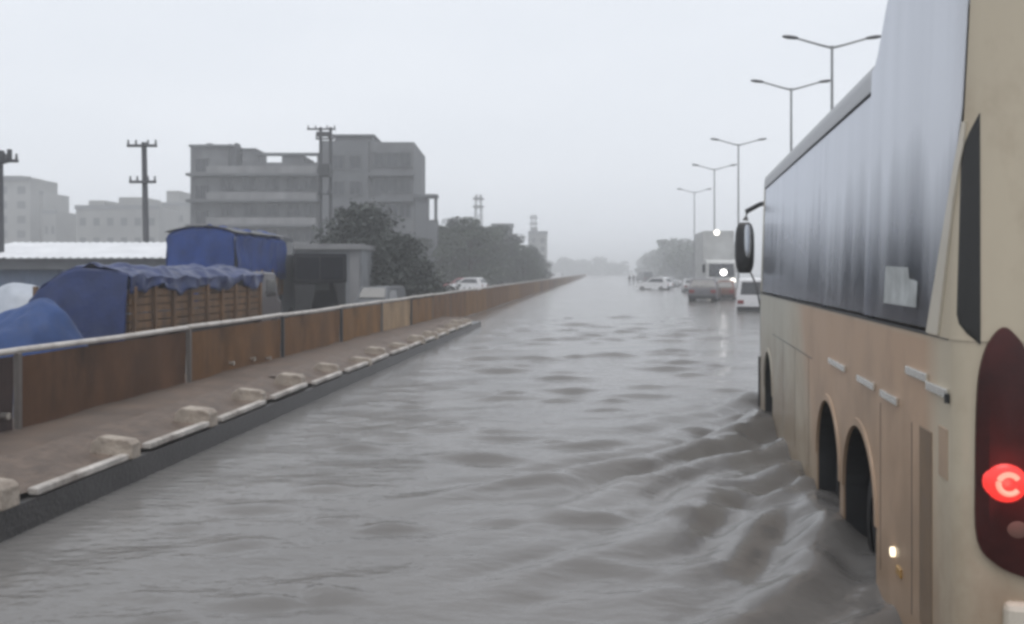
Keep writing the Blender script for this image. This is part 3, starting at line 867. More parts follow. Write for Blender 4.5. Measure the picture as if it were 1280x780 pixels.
# dark glass slit round the rear corner
def slit_fn(a, b):
    z = 1.63 + (2.66 - 1.63) * b
    lo = S_CORNER0 + 0.03; hi = S_CORNER0 + 0.135
    if b > 0.80: hi = lo + (hi - lo) * (1 - ((b - 0.80) / 0.20) ** 1.6)
    if b < 0.10: hi = lo + (hi - lo) * (b / 0.10) ** 0.8
    if hi - lo < 0.004: hi = lo + 0.004
    return (lo + (hi - lo) * a, z)
patch(slit_fn, 6, 24, 0.008, 0.02).build('corner_window', mat('corner_glass_black', (0.012, 0.012, 0.011), 0.25, 0.3, 3), bus, smooth=True)
# tail lamp: tall leaf-shaped cluster on the rear face
lens_m = mat('tail_lens_dark_red', (0.045, 0.008, 0.007), 0.4, 0.4, 5, coat=0.05, spec=0.3)
tl = [(0.105, 0.76), (0.098, 1.05), (0.102, 1.35), (0.115, 1.52), (0.15, 1.64), (0.205, 1.705), (0.25, 1.68), (0.30, 1.60), (0.36, 1.40), (0.39, 1.1), (0.39, 0.75), (0.37, 0.60), (0.28, 0.615), (0.18, 0.66)]
lamp = empty('tail_lamp'); lamp.parent = bus
def rear_y(x):      # rear skin position at local x
    if x >= RRr: return 0.0
    return RRr - math.sqrt(max(0, RRr ** 2 - (RRr - x) ** 2))
cx, cz = 0.235, 1.12
tl = [(x - 0.03, z) for x, z in tl]; cx -= 0.03
def catmull(P, k=4):
    out = []
    for i in range(len(P)):
        p0, p1, p2, p3 = P[i - 1], P[i], P[(i + 1) % len(P)], P[(i + 2) % len(P)]
        for q in range(k):
            t = q / k
            out.append(tuple(0.5 * (2 * p1[c] + (p2[c] - p0[c]) * t + (2 * p0[c] - 5 * p1[c] + 4 * p2[c] - p3[c]) * t * t + (3 * p1[c] - p0[c] - 3 * p2[c] + p3[c]) * t ** 3) for c in range(2)))
    return out
tl = catmull(tl)
v = [(cx, -0.055, cz)]; f = []
n = len(tl)
for (x, z) in tl: v.append((cx + (x - cx) * 0.7, -0.05 + 0.6 * rear_y(cx + (x - cx) * 0.7), cz + (z - cz) * 0.8))
for (x, z) in tl: v.append((x, rear_y(x) - 0.018, z))
for (x, z) in tl: v.append((x, rear_y(x) + 0.03, z))
for i in range(n):
    j = (i + 1) % n
    f += [(0, 1 + i, 1 + j), (1 + i, 1 + n + i, 1 + n + j, 1 + j), (1 + n + i, 1 + 2 * n + i, 1 + 2 * n + j, 1 + n + j)]
MB().add(v, f).build('lens', lens_m, lamp, smooth=True)
# lit stop lamp: domed red diffuser with a brighter open ring of light in it
def stop_mat():
    m = bpy.data.materials.new('stop_lamp_lit'); m.use_nodes = True
    n, l = m.node_tree.nodes, m.node_tree.links
    b = n['Principled BSDF']
    b.inputs['Base Color'].default_value = (0.3, 0.02, 0.02, 1); b.inputs['Roughness'].default_value = 0.3
    b.inputs['Emission Color'].default_value = (1.0, 0.045, 0.035, 1); b.inputs['Emission Strength'].default_value = 0.85
    return m
sx, sz = 0.178, 1.03
pl_d = bpy.data.lights.new('stop_lamp_glow', 'POINT'); pl_d.energy = 1.3; pl_d.color = (1, 0.05, 0.04); pl_d.shadow_soft_size = 0.03
pl_o = bpy.data.objects.new('stop_lamp_glow', pl_d); col.objects.link(pl_o); pl_o.parent = lamp; pl_o.location = (sx, -0.13, sz)
d = MB()
v = [(sx, -0.080, sz)]; f = []
for q, (rad, yy) in enumerate(((0.04, -0.077), (0.07, -0.068), (0.088, -0.05), (0.092, -0.03))):
    for a in range(24): v.append((sx + rad * math.cos(a * math.pi / 12), yy, sz + rad * math.sin(a * math.pi / 12)))
for a in range(24): f.append((0, 1 + a, 1 + (a + 1) % 24))
for q in range(3):
    for a in range(24):
        i0 = 1 + q * 24 + a; i1 = 1 + q * 24 + (a + 1) % 24; f.append((i0, i0 + 24, i1 + 24, i1))
d.add(v, f).build('stop_lamp', stop_mat(), lamp, smooth=True)
rg = MB().tube([(sx + 0.042 * math.cos(a), -0.080, sz + 0.042 * math.sin(a)) for a in [R(35 + 290 * i / 24) for i in range(25)]], 0.012, 8)
rg.build('light_ring', mat('light_ring_lit', (0.5, 0.1, 0.08), 0.3, 0, 1, emit=(1.0, 0.24, 0.17), estr=1.4), lamp, smooth=True)
rv = MB(); v = [(0.225, -0.062, 0.83)]; f = []
for a in range(20): v.append((0.225 + 0.07 * math.cos(a * math.pi / 10), -0.045, 0.83 + 0.06 * math.sin(a * math.pi / 10)))
for a in range(20): f.append((0, 1 + a, 1 + (a + 1) % 20))
rv.add(v, f).build('reverse_lamp', mat('reverse_lamp_clear', (0.12, 0.07, 0.055), 0.3, 0.2, 8), lamp, smooth=True)
MB().add(*(lambda pr: ([(0.0 + x, y, z) for (x, y, z) in pr], [(0, 1, 2, 3), (4, 7, 6, 5), (0, 4, 5, 1), (1, 5, 6, 2), (2, 6, 7, 3), (3, 7, 4, 0)]))(
    [(0.18, -0.06, -0.05), (2.3, -0.06, -0.05), (2.3, 0.1, -0.05), (0.18, 0.1, -0.05), (0.18, -0.05, 0.50), (2.3, -0.05, 0.50), (2.3, 0.1, 0.50), (0.18, 0.1, 0.50)])).build('rear_bumper', paint_pillar, bus, bevel=0.03)
# rear-view mirror hung on an arm off the front corner
mir = empty('wing_mirror'); mir.parent = bus
my = BL + 0.12
MB().tube([(0.25, BL - 0.25, 3.0), (0.05, BL + 0.05, 2.98), (-0.14, my, 2.88), (-0.16, my, 2.74)], [0.035, 0.035, 0.04, 0.05], 10).build('arm', black_pl, mir, smooth=True)
def sup(cx, cy, cz, rx, ry, rz_, nz_=10, nn=20, e=0.6):
    rings = []
    for i in range(1, nz_):
        ph = -math.pi / 2 + math.pi * i / nz_
        cr = abs(math.cos(ph)) ** e; zz = math.copysign(abs(math.sin(ph)) ** e, math.sin(ph))
        rings.append([(cx + rx * cr * math.copysign(abs(math.cos(a)) ** e, math.cos(a)), cy + ry * cr * math.copysign(abs(math.sin(a)) ** e, math.sin(a)), cz + rz_ * zz) for a in [2 * math.pi * q / nn for q in range(nn)]])
    return rings
MB().loft(sup(-0.17, my, 2.32, 0.145, 0.10, 0.40)).build('housing', black_pl, mir, smooth=True)
MB().loft(sup(-0.13, my - 0.085, 2.42, 0.055, 0.02, 0.26)).build('mirror_glass', mat('mirror_silver', (0.5, 0.52, 0.55), 0.1, 0.05, 2, metal=0.9), mir, smooth=True)
MB().tube([(-0.10, my - 0.03, 1.98), (-0.02, BL - 0.12, 1.75), (0.05, BL - 0.28, 1.3)], 0.014, 8).build('stay', black_pl, mir, smooth=True)
# dark front bumper edge that shows past the side
patch(lambda a, b: (S_FRONT + 0.05 + 0.9 * a, ZB + 0.02 + 0.75 * b), 8, 3, 0.03, 0.05).build('front_bumper', black_pl, bus, smooth=True)
patch(lambda a, b: (S_FRONT + 0.12 + 0.5 * a, 0.75 + 0.87 * b), 6, 3, 0.008, 0.02).build('front_edge_trim', black_pl, bus, smooth=True)
#--SPLIT--
# ------------------------------------------------------------------ places measured from the camera station
def ax(px, Y): return (px - 640) / F * Y
def azz(py, Y): return CAM_H + (HOR - py) / F * Y

# ------------------------------------------------------------------ trees
def tree_meshes(seed, h, rw, nclump, nleaf, leaf, shape='round'):
    r = np.random.default_rng(seed)
    tr = MB()
    th = h * 0.38
    bend = r.uniform(-0.3, 0.3, 2)
    tr.tube([(0, 0, -0.6), (bend[0] * .3, bend[1] * .3, th * .5), (bend[0], bend[1], th), (bend[0] * 1.4, bend[1] * 1.4, h * 0.75)], [h * .035, h * .028, h * .022, h * .008], 8)
    cents = []
    for i in range(nclump):
        a = r.uniform(0, 2 * math.pi); t = r.random()
        if shape == 'cone':
            z = h * (0.12 + 0.85 * t); rad = rw * (1.02 - t) * math.sqrt(r.random())
        else:
            z = h * (0.10 + 0.84 * t); rad = rw * (0.55 + 0.75 * r.random()) * math.sin(math.pi * (0.22 + 0.72 * t)) ** 0.8 * math.sqrt(r.random())
        cents.append((bend[0] + rad * math.cos(a), bend[1] + rad * math.sin(a), z, rw * r.uniform(0.16, 0.34)))
    for c in cents[::5]:
        tr.tube([(bend[0], bend[1], min(th, c[2] * .7)), (c[0] * .5 + bend[0] * .5, c[1] * .5, c[2] * .8), (c[0], c[1], c[2])], [h * .012, h * .008, h * .003], 5)
    V = []
    per = nleaf // nclump
    for c in cents:
        d = r.normal(size=(per, 3)); d /= np.linalg.norm(d, axis=1)[:, None]
        p = np.array(c[:3]) + d * (c[3] * r.random((per, 1)) ** 0.4) * np.array([1.25, 1.25, 0.8])
        e1 = r.normal(size=(per, 3)); e1 /= np.linalg.norm(e1, axis=1)[:, None]
        e2 = np.cross(e1, r.normal(size=(per, 3))); e2 /= np.linalg.norm(e2, axis=1)[:, None]
        s = leaf * r.uniform(0.6, 1.3, (per, 1))
        V.append(np.stack([p - e1 * s - e2 * s * .5, p + e1 * s * .2 - e2 * s * .6, p + e1 * s + e2 * s * .3, p - e1 * s * .3 + e2 * s * .6], 1).reshape(-1, 3))
    V = np.concatenate(V)
    Q = np.arange(len(V)).reshape(-1, 4)
    return tr.mesh('trunk', smooth=True), np_mesh('crown', V, Q, False)
TV = []
for seed, h, rw, shp, lm in ((1, 8.0, 3.4, 'round', leaf_m), (2, 10.0, 4.0, 'round', leaf_d), (3, 7.0, 4.2, 'cone', leaf_d), (4, 9.0, 3.0, 'round', leaf_m)):
    a, b = tree_meshes(seed, h, rw, 75, 12000, 0.13, shp)
    a.materials.append(bark); b.materials.append(lm)
    TV.append((a, b, h))
def tree(k, px, Y, ztop, label, sx=1.0, rz=0.0, name='roadside_tree', group=None):
    a, b, h = TV[k]
    t = empty(name, (ax(px, Y), Y, -0.35), rz, label, 'tree', group)
    s = (ztop + 0.35) / h
    t.scale = (s * sx, s * sx, s)
    share('trunk', a, t); share('crown', b, t)
    return t
tree(2, 462, 50.5, 5.7, 'dark spreading tree rising beside the grey shed in front of the concrete apartment block', 1.25)
tree(2, 498, 49, 4.0, 'dark low bushy tree just behind the parked grey van', 1.35, 1.0)
G = 'trees lining the far side of the fence'
tl_ = [(0, 548, 96, 7.2, 1.0), (1, 566, 104, 8.6, 0.9), (3, 590, 100, 8.2, 1.1), (0, 607, 112, 7.8, 1.0), (1, 628, 118, 8.4, 1.0), (3, 643, 128, 6.8, 1.1), (2, 662, 140, 6.0, 0.9), (0, 655, 120, 5.0, 1.2), (1, 675, 155, 5.2, 1.0)]
for i, (k_, px, Y, zt, s_) in enumerate(tl_):
    tree(k_, px, Y, zt, ORD[i] + ' hazy roadside tree counted from the concrete block towards the slim far building', s_, i * 1.3, group=G)

# far wood along the right of the road and closing the view: one mass
r = np.random.default_rng(21)
Vw = []
def clump(cx, cy, cz, rad, n, leaf):
    d = r.normal(size=(n, 3)); d /= np.linalg.norm(d, axis=1)[:, None]
    p = np.array([cx, cy, cz]) + d * (rad * r.random((n, 1)) ** 0.35) * np.array([1.2, 1.2, 0.85])
    e1 = r.normal(size=(n, 3)); e1 /= np.linalg.norm(e1, axis=1)[:, None]
    e2 = np.cross(e1, r.normal(size=(n, 3))); e2 /= np.linalg.norm(e2, axis=1)[:, None]
    s = leaf * r.uniform(0.6, 1.4, (n, 1))
    Vw.append(np.stack([p - e1 * s - e2 * s * .5, p + e1 * s * .2 - e2 * s * .6, p + e1 * s + e2 * s * .3, p - e1 * s * .3 + e2 * s * .6], 1).reshape(-1, 3))
Y = 215.0
while Y < 620:
    X = 19 + 0.118 * Y + r.uniform(0, 10)
    h = r.uniform(8, 13.5)
    for q in range(9):
        clump(X + r.normal(0, 2.6), Y + r.normal(0, 2.6), h * r.uniform(0.15, 0.85), r.uniform(1.6, 3.0), 130, 0.38 + Y / 900)
    Y += r.uniform(2.5, 6) * (1 + Y / 350)
for i in range(60):
    X = r.uniform(-60, 85); Y = r.uniform(560, 640); h = r.uniform(5, 11)
    for q in range(5): clump(X + r.normal(0, 4), Y, h * r.uniform(0.1, 0.9), r.uniform(2.5, 4.5), 90, 0.9)
Vw = np.concatenate(Vw)
fw = np_mesh('far_wood', Vw, np.arange(len(Vw)).reshape(-1, 4), False); fw.materials.append(leaf_m)
fwo = bpy.data.objects.new('far_wood', fw); col.objects.link(fwo)
tag(fwo, 'far hazy line of trees closing the flooded road', 'woods', kind='stuff')

# ------------------------------------------------------------------ buildings
def slab(mt, name, parent, x0, x1, y0, y1, z0, z1, bevel=0.0):
    return MB().box(((x0 + x1) / 2, (y0 + y1) / 2, (z0 + z1) / 2), (x1 - x0, y1 - y0, z1 - z0)).build(name, mt, parent, bevel=bevel)
def window(parent, x, z, w, h, y, frame_m=facade_dk, glass_m=win_dark):
    wo = MB().box((x, y - 0.03, z), (w, 0.10, h)).build('window', glass_m, parent)
    fr = MB()
    for (cx, cz, ww, hh) in ((x, z + h / 2, w + .2, .1), (x, z - h / 2, w + .3, .12), (x - w / 2, z, .1, h - .12), (x + w / 2, z, .1, h - .12), (x, z, .06, h - .12)):
        fr.box((cx, y - 0.08, cz), (ww, 0.12, hh))
    fr.build('frame', frame_m, wo)
    return wo
YB = 95.0
bx = lambda px: ax(px, YB)
bz = lambda py: azz(py, YB)
blk = empty('apartment_block', (bx(383), YB, 0), 0, 'large grey concrete block of several storeys with an unfinished roof terrace', 'building')
o = bx(383)
X = lambda px: bx(px) - o
slab(facade, 'wall', blk, X(238), X(402), 0, 13, -0.5, bz(217))
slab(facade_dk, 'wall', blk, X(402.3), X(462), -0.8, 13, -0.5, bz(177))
slab(facade, 'wall', blk, X(462.3), X(518), -0.3, 12, -0.5, bz(178))
slab(facade, 'stair_head', blk, X(415), X(464), 1.5, 9, bz(177) + .005, bz(168))
slab(facade_dk, 'roof_slab', blk, X(412), X(466), 1.0, 9.5, bz(168) + .005, bz(166))
slab(facade_dk, 'water_tank', blk, X(446), X(455), 3, 5, bz(166) + .005, bz(162.5), 0.2)
# roof terrace: left room, gap, stub wall, beam on posts with openings
slab(facade, 'terrace_room', blk, X(238), X(286), 0.02, 8, bz(217) + .005, bz(184))
slab(facade_dk, 'roof_slab', blk, X(237), X(295), -0.3, 8.3, bz(184) + .005, bz(181))
slab(facade_dk, 'column', blk, X(286.3), X(294), 0.3, 1.5, bz(217) + .005, bz(184) - .01)
for i, (px, w, t) in enumerate(((246, 6, 178.5), (257, 9, 177), (270, 5, 179), (283, 4, 177.5), (291, 5, 176.5))):
    slab(facade_dk, 'rooftop_clutter', blk, X(px - w / 2), X(px + w / 2), 1, 2.2, bz(181) + .005, bz(t), 0.15)
slab(facade, 'terrace_wall', blk, X(303), X(319), 0.02, 4, bz(217) + .005, bz(187))
slab(facade_dk, 'roof_slab', blk, X(302.5), X(320), -0.2, 4.2, bz(187) + .005, bz(185.5))
slab(facade, 'parapet', blk, X(319.3), X(401.5), 0.02, 0.4, bz(217) + .005, bz(203))
slab(facade_dk, 'beam', blk, X(319.3), X(401.5), -0.1, 0.5, bz(194.5), bz(191))
slab(facade, 'terrace_wall', blk, X(352), X(380), 0.1, 5, bz(203) + .005, bz(194.5) - .005)
for px in (321.5, 330, 398):
    slab(facade, 'column', blk, X(px - 1.8), X(px + 1.8), 0.05, 0.5, bz(203) + .005, bz(194.5) - .005)
# storey ledges and balcony bands
for py in (217.5, 250, 281, 312):
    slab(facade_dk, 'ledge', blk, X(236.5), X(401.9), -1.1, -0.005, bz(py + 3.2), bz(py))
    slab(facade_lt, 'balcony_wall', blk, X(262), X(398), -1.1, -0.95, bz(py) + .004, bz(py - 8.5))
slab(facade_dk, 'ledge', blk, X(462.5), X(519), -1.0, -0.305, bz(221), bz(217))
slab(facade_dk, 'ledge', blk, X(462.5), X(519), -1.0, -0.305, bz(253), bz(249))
for py in (210, 243.5, 275, 305):
    for px in (252,):
        window(blk, X(px), bz(py - 3), 1.3, 1.5, 0.0)
    for px in (285, 312, 340, 366, 388):
        window(blk, X(px), bz(py + 19), 1.25, 1.35, 0.0)
for py in (204, 236, 268):
    for px in (425, 446): window(blk, X(px), bz(py), 1.2, 1.5, -0.8)
    for px in (475, 491, 507): window(blk, X(px), bz(py - 4), 1.2, 1.5, -0.3)
# annex with an open-sided balcony at the right end
slab(facade_dk, 'annex_wall', blk, X(518.3), X(535), -0.2, 1.6, -0.5, bz(247))
slab(facade_dk, 'annex_roof', blk, X(518.3), X(547), -0.5, 1.6, bz(247) + .005, bz(243))
slab(facade_dk, 'column', blk, X(543), X(546.5), -0.3, 0.4, bz(278), bz(247) - .005)
slab(facade_dk, 'balcony_wall', blk, X(535.3), X(547), -0.3, 1.2, -0.5, bz(275))

def far_block(px0, px1, py, Y, label, steps=(), cols=3, rows=4, depth=12, mt=far_wall):
    x0, x1 = ax(px0, Y), ax(px1, Y)
    c = (x0 + x1) / 2
    b = empty('far_building', (c, Y, 0), 0, label, 'building', None)
    slab(mt, 'wall', b, x0 - c, x1 - c, 0, depth, -0.5, azz(py, Y))
    for (a0, a1, pt) in steps:
        slab(mt, 'roof_room', b, ax(a0, Y) - c, ax(a1, Y) - c, 1, depth - 2, azz(py, Y) + .005, azz(pt, Y))
    slab(facade_dk, 'parapet', b, x0 - c - .2, x1 - c + .2, -0.25, -0.005, azz(py, Y) - 0.6, azz(py, Y) + 0.25)
    H = azz(py, Y)
    for i in range(cols):
        for j in range(rows):
            z = 2.2 + (H - 3.4) * (j + .5) / rows
            x = (x0 - c) + (x1 - x0) * (i + .5) / cols
            MB().box((x, -0.02, z), (min(2.0, (x1 - x0) / cols * .45), .08, min(1.7, (H - 3) / rows * .5))).build('window', win_dark, b)
    return b
far_block(-30, 38, 222, 200, 'tall hazy tower block rising behind the left utility pole', ((-5, 25, 219),), 3, 6)
far_block(38.5, 54, 240, 204, 'narrow hazy block attached beside the tall tower', (), 1, 5)
far_block(54.5, 70, 264, 196, 'low hazy house between the tower and the stepped block', (), 2, 2)
far_block(71, 94.5, 277, 210, 'lowest hazy flat roofed house in the gap in the skyline', (), 2, 2)
far_block(95, 198, 258, 190, 'long stepped hazy apartment block behind the middle utility pole', ((108, 128, 250), (146, 178, 246)), 6, 3)
far_block(200, 250, 254, 215, 'hazy block with a roof tank just beside the big concrete block', ((206, 222, 238),), 3, 3)
# warehouse-like masses among the far trees
far_block(615, 641, 281, 175, 'flat roofed hazy building among the trees below the taller mast', (), 2, 2, mt=facade_dk)
far_block(661, 684, 290, 260, 'slim faint building beside the smaller mast', ((664, 672, 284),), 2, 4)

# long shed with a pale metal roof behind the tarpaulin trucks
YS = 32.0
sh = empty('long_shed', (ax(100, YS), YS, 0), 0, 'long low shed with blue grey sheet walls under a bright pale metal roof', 'shed')
sx0, sx1 = ax(-60, YS) - ax(100, YS), ax(222, YS) - ax(100, YS)
n_ribs = 60
v, f = [], []
for i in range(n_ribs + 1):
    x = sx0 + (sx1 - sx0) * i / n_ribs
    yo = 0.03 if i % 2 else 0.0
    v += [(x, yo, -0.4), (x, yo, 2.20)]
for i in range(n_ribs): f.append((2 * i, 2 * i + 2, 2 * i + 3, 2 * i + 1))
MB().add(v, f).build('sheet_wall', shed_wall, sh)
slab(shed_eave, 'fascia', sh, sx0 - .2, sx1 + .2, -0.35, -0.05, 2.04, 2.43)
slab(shed_wall, 'end_wall', sh, sx1 - .1, sx1, 0.04, 7, -0.4, 2.3)
v, f = [], []
for i in range(n_ribs + 1):
    x = sx0 - .3 + (sx1 - sx0 + .6) * i / n_ribs
    dz = 0.05 if i % 2 else 0.0
    v += [(x, -0.5, 2.44 + dz), (x, 4.4, 3.15 + dz), (x, 8, 2.6 + dz)]
for i in range(n_ribs):
    f += [(3 * i, 3 * i + 3, 3 * i + 4, 3 * i + 1), (3 * i + 1, 3 * i + 4, 3 * i + 5, 3 * i + 2)]
MB().add(v, f).build('roof', white_roof, sh)

# flat-roofed grey shed beyond the dark lorry
YG = 44.0
gs = empty('flat_roofed_shed', (ax(430, YG), YG, 0), 0, 'plain grey flat roofed shed behind the dark lorry', 'shed')
gx = lambda px: ax(px, YG) - ax(430, YG)
slab(grey_shed, 'wall', gs, gx(338), gx(452), 0, 4, -0.4, azz(312, YG))
slab(facade_lt, 'roof_slab', gs, gx(345), gx(454), -0.4, 4.2, azz(312, YG) + .005, azz(305, YG))
slab(facade_lt, 'pilaster', gs, gx(352), gx(366), -0.2, -0.005, -0.4, azz(312, YG) - .01)
slab(facade_lt, 'pilaster', gs, gx(438), gx(450), -0.2, -0.005, -0.4, azz(312, YG) - .01)
MB().box((gx(379), -0.03, 1.35), (1.0, 0.1, 1.9)).build('door', facade_dk, gs)

# ------------------------------------------------------------------ poles and masts
def utility_pole(px, Y, ztop, lean, arms, label, r0=0.15, double=False):
    p = empty('utility_pole', (ax(px, Y), Y, 0), 0, label, 'utility pole')
    for dx in ((-0.35, 0.35) if double else (0,)):
        MB().tube([(dx + lean, 0, -0.5), (dx + lean * .4, 0, ztop * .5), (dx, 0, ztop)], [r0, r0 * .88, r0 * .75], 10).build('pole', wood_pole, p, smooth=True)
    for (z, w, off) in arms:
        a = MB().box((off, -0.22, z), (w, 0.11, 0.12)).build('crossarm', steel_dk, p, bevel=0.01)
        for q in (-0.46, -0.2, 0.2, 0.46):
            MB().tube([(off + q * w, -0.22, z + .06), (off + q * w, -0.22, z + .12), (off + q * w, -0.22, z + .2), (off + q * w, -0.22, z + .26)], [.03, .06, .035, .055], 8).build('insulator', facade_dk, a, smooth=True)
    return p
YP = 40
utility_pole(180, YP, azz(178, YP), 0.2, ((azz(183, YP), 1.35, 0), (azz(228, YP), 1.2, 0.03)), 'dark leaning utility pole with two crossarms above the pale shed roof', 0.15)
up = utility_pole(0, 33, azz(188, 33), 0.05, ((azz(202, 33), 1.5, 0.05),), 'utility pole with one heavy crossarm at the left end of the shed', 0.14)
MB().tube([(0.1, -0.2, azz(206, 33)), (0.55, -0.2, azz(202, 33))], 0.04, 6).build('brace', steel_dk, up)
MB().tube([(0.5, -0.25, azz(200, 33)), (0.5, -0.25, azz(188, 33))], 0.09, 8).build('switch_unit', steel_dk, up, smooth=True)
MB().tube([(0.25, -0.25, azz(200, 33)), (0.25, -0.25, azz(190, 33))], 0.07, 8).build('switch_unit', steel_dk, up, smooth=True)
YH = 62
hp = utility_pole(407, YH, azz(159, YH), 0.0, ((azz(162, YH), 2.0, -0.25), (azz(174, YH), 1.3, 0), (azz(216, YH), 1.1, 0), (azz(243, YH), 1.0, 0)), 'twin legged power pole carrying switchgear in front of the concrete block', 0.14, True)
slab(steel_dk, 'switch_box', hp, -0.55, 0.55, -0.6, -0.35, azz(172, YH), azz(166, YH), 0.03)
slab(steel_dk, 'transformer', hp, -0.35, 0.45, -0.8, -0.3, azz(222, YH), azz(206, YH), 0.05)

def lattice_mast(px, Y, ztop, w, label):
    p = empty('lattice_mast', (ax(px, Y), Y, 0), 0.3, label, 'mast')
    wz = lambda z: w * (1 - 0.55 * z / ztop)
    for (i, j) in ((-1, -1), (1, -1), (1, 1), (-1, 1)):
        MB().tube([(i * w / 2, j * w / 2, -0.5), (i * wz(ztop) / 2, j * wz(ztop) / 2, ztop)], 0.07, 6).build('leg', steel_gal, p)
    n = int(ztop / 1.6)
    m_ = MB()
    for q in range(n):
        z0, z1 = ztop * q / n, ztop * (q + 1) / n
        a, b = wz(z0) / 2, wz(z1) / 2
        for (i, j, i2, j2) in ((-1, -1, 1, -1), (1, -1, 1, 1), (1, 1, -1, 1), (-1, 1, -1, -1)):
            m_.tube([(i * a, j * a, z0), (i2 * b, j2 * b, z1)], 0.035, 4); m_.tube([(i2 * a, j2 * a, z0), (i * b, j * b, z1)], 0.035, 4)
    m_.build('bracing', steel_gal, p)
    for z in (0.95, 0.86):
        MB().box((0, 0, ztop * z), (w * 1.1, 0.25, 0.35)).build('antenna_panel', steel_gal, p, bevel=0.05)
lattice_mast(598, 165, azz(243, 165), 2.0, 'taller faint lattice mast rising from the tree clump')
lattice_mast(667, 235, azz(268, 235), 2.2, 'smaller fainter lattice mast next to the slim far building')

# street lamps: twin-arm columns in a row right of the road
lamp_rows = [(1040, 57, 12.0), (989, 110, 12.0), (923, 180, 12.0), (893, 211, 12.0), (868, 240, 12.0)]
lp_me = {}
def street_lamp(px, ptop, ztop, label, arms=True, first=[]):
    Y = (ztop - CAM_H) * F / (HOR - ptop)
    p = empty('street_lamp', (ax(px, Y), Y, 0), 0.0, label, 'street lamp', 'twin arm lamps along the road')
    MB().tube([(0, 0, -0.4), (0, 0, 0.9), (0, 0, 0.95), (0, 0, ztop)], [0.13, 0.13, 0.085, 0.055], 10).build('column', steel_gal, p, smooth=True)
    for sgn in ((-1, 1) if arms else (-1,)):
        a = MB().tube([(0, 0, ztop - 0.1), (sgn * 0.5, 0, ztop + 0.02), (sgn * 1.6, 0, ztop + 0.33)], [0.06, 0.05, 0.045], 8).build('arm', steel_gal, p, smooth=True)
        hd = MB(); c = Vector((sgn * 1.85, 0, ztop + 0.37))
        hd.loft([[(c.x + sgn * t, c.y + w * math.cos(q * math.pi / 4), c.z + 0.12 * t + hh * math.sin(q * math.pi / 4)) for q in range(8)] for t, w, hh in ((-0.35, .05, .05), (-0.2, .13, .08), (0.1, .15, .09), (0.3, .10, .06), (0.36, .03, .03))])
        hd.build('lamp_head', steel_dk, a, smooth=True)
names = ['twin arm street lamp nearest the roof of the coach', 'second twin arm street lamp along from the coach roof', 'faint twin arm street lamp, third along from the coach roof',
         'faint street lamp with a dark head above the grey lorry', 'faintest street lamp, farthest of the row beyond the lorry']
for i, (px, pt, zt) in enumerate(lamp_rows): street_lamp(px, pt, zt, names[i], True)

# ------------------------------------------------------------------ trucks behind the fence
def drape(fn, na, nb, thick=0.02):
    v, f = [], []
    for i in range(na + 1):
        for j in range(nb + 1): v.append(fn(i / na, j / nb))
    n1 = nb + 1
    for i in range(na):
        for j in range(nb):
            a = i * n1 + j; f.append((a, a + 1, a + n1 + 1, a + n1))
    return MB().add(v, f)
def solid(o, t=0.02):
    md = o.modifiers.new('thickness', 'SOLIDIFY'); md.thickness = t
    return o
def fold(x, y, z, s=1.0): return s * mnoise.noise((x, y, z))

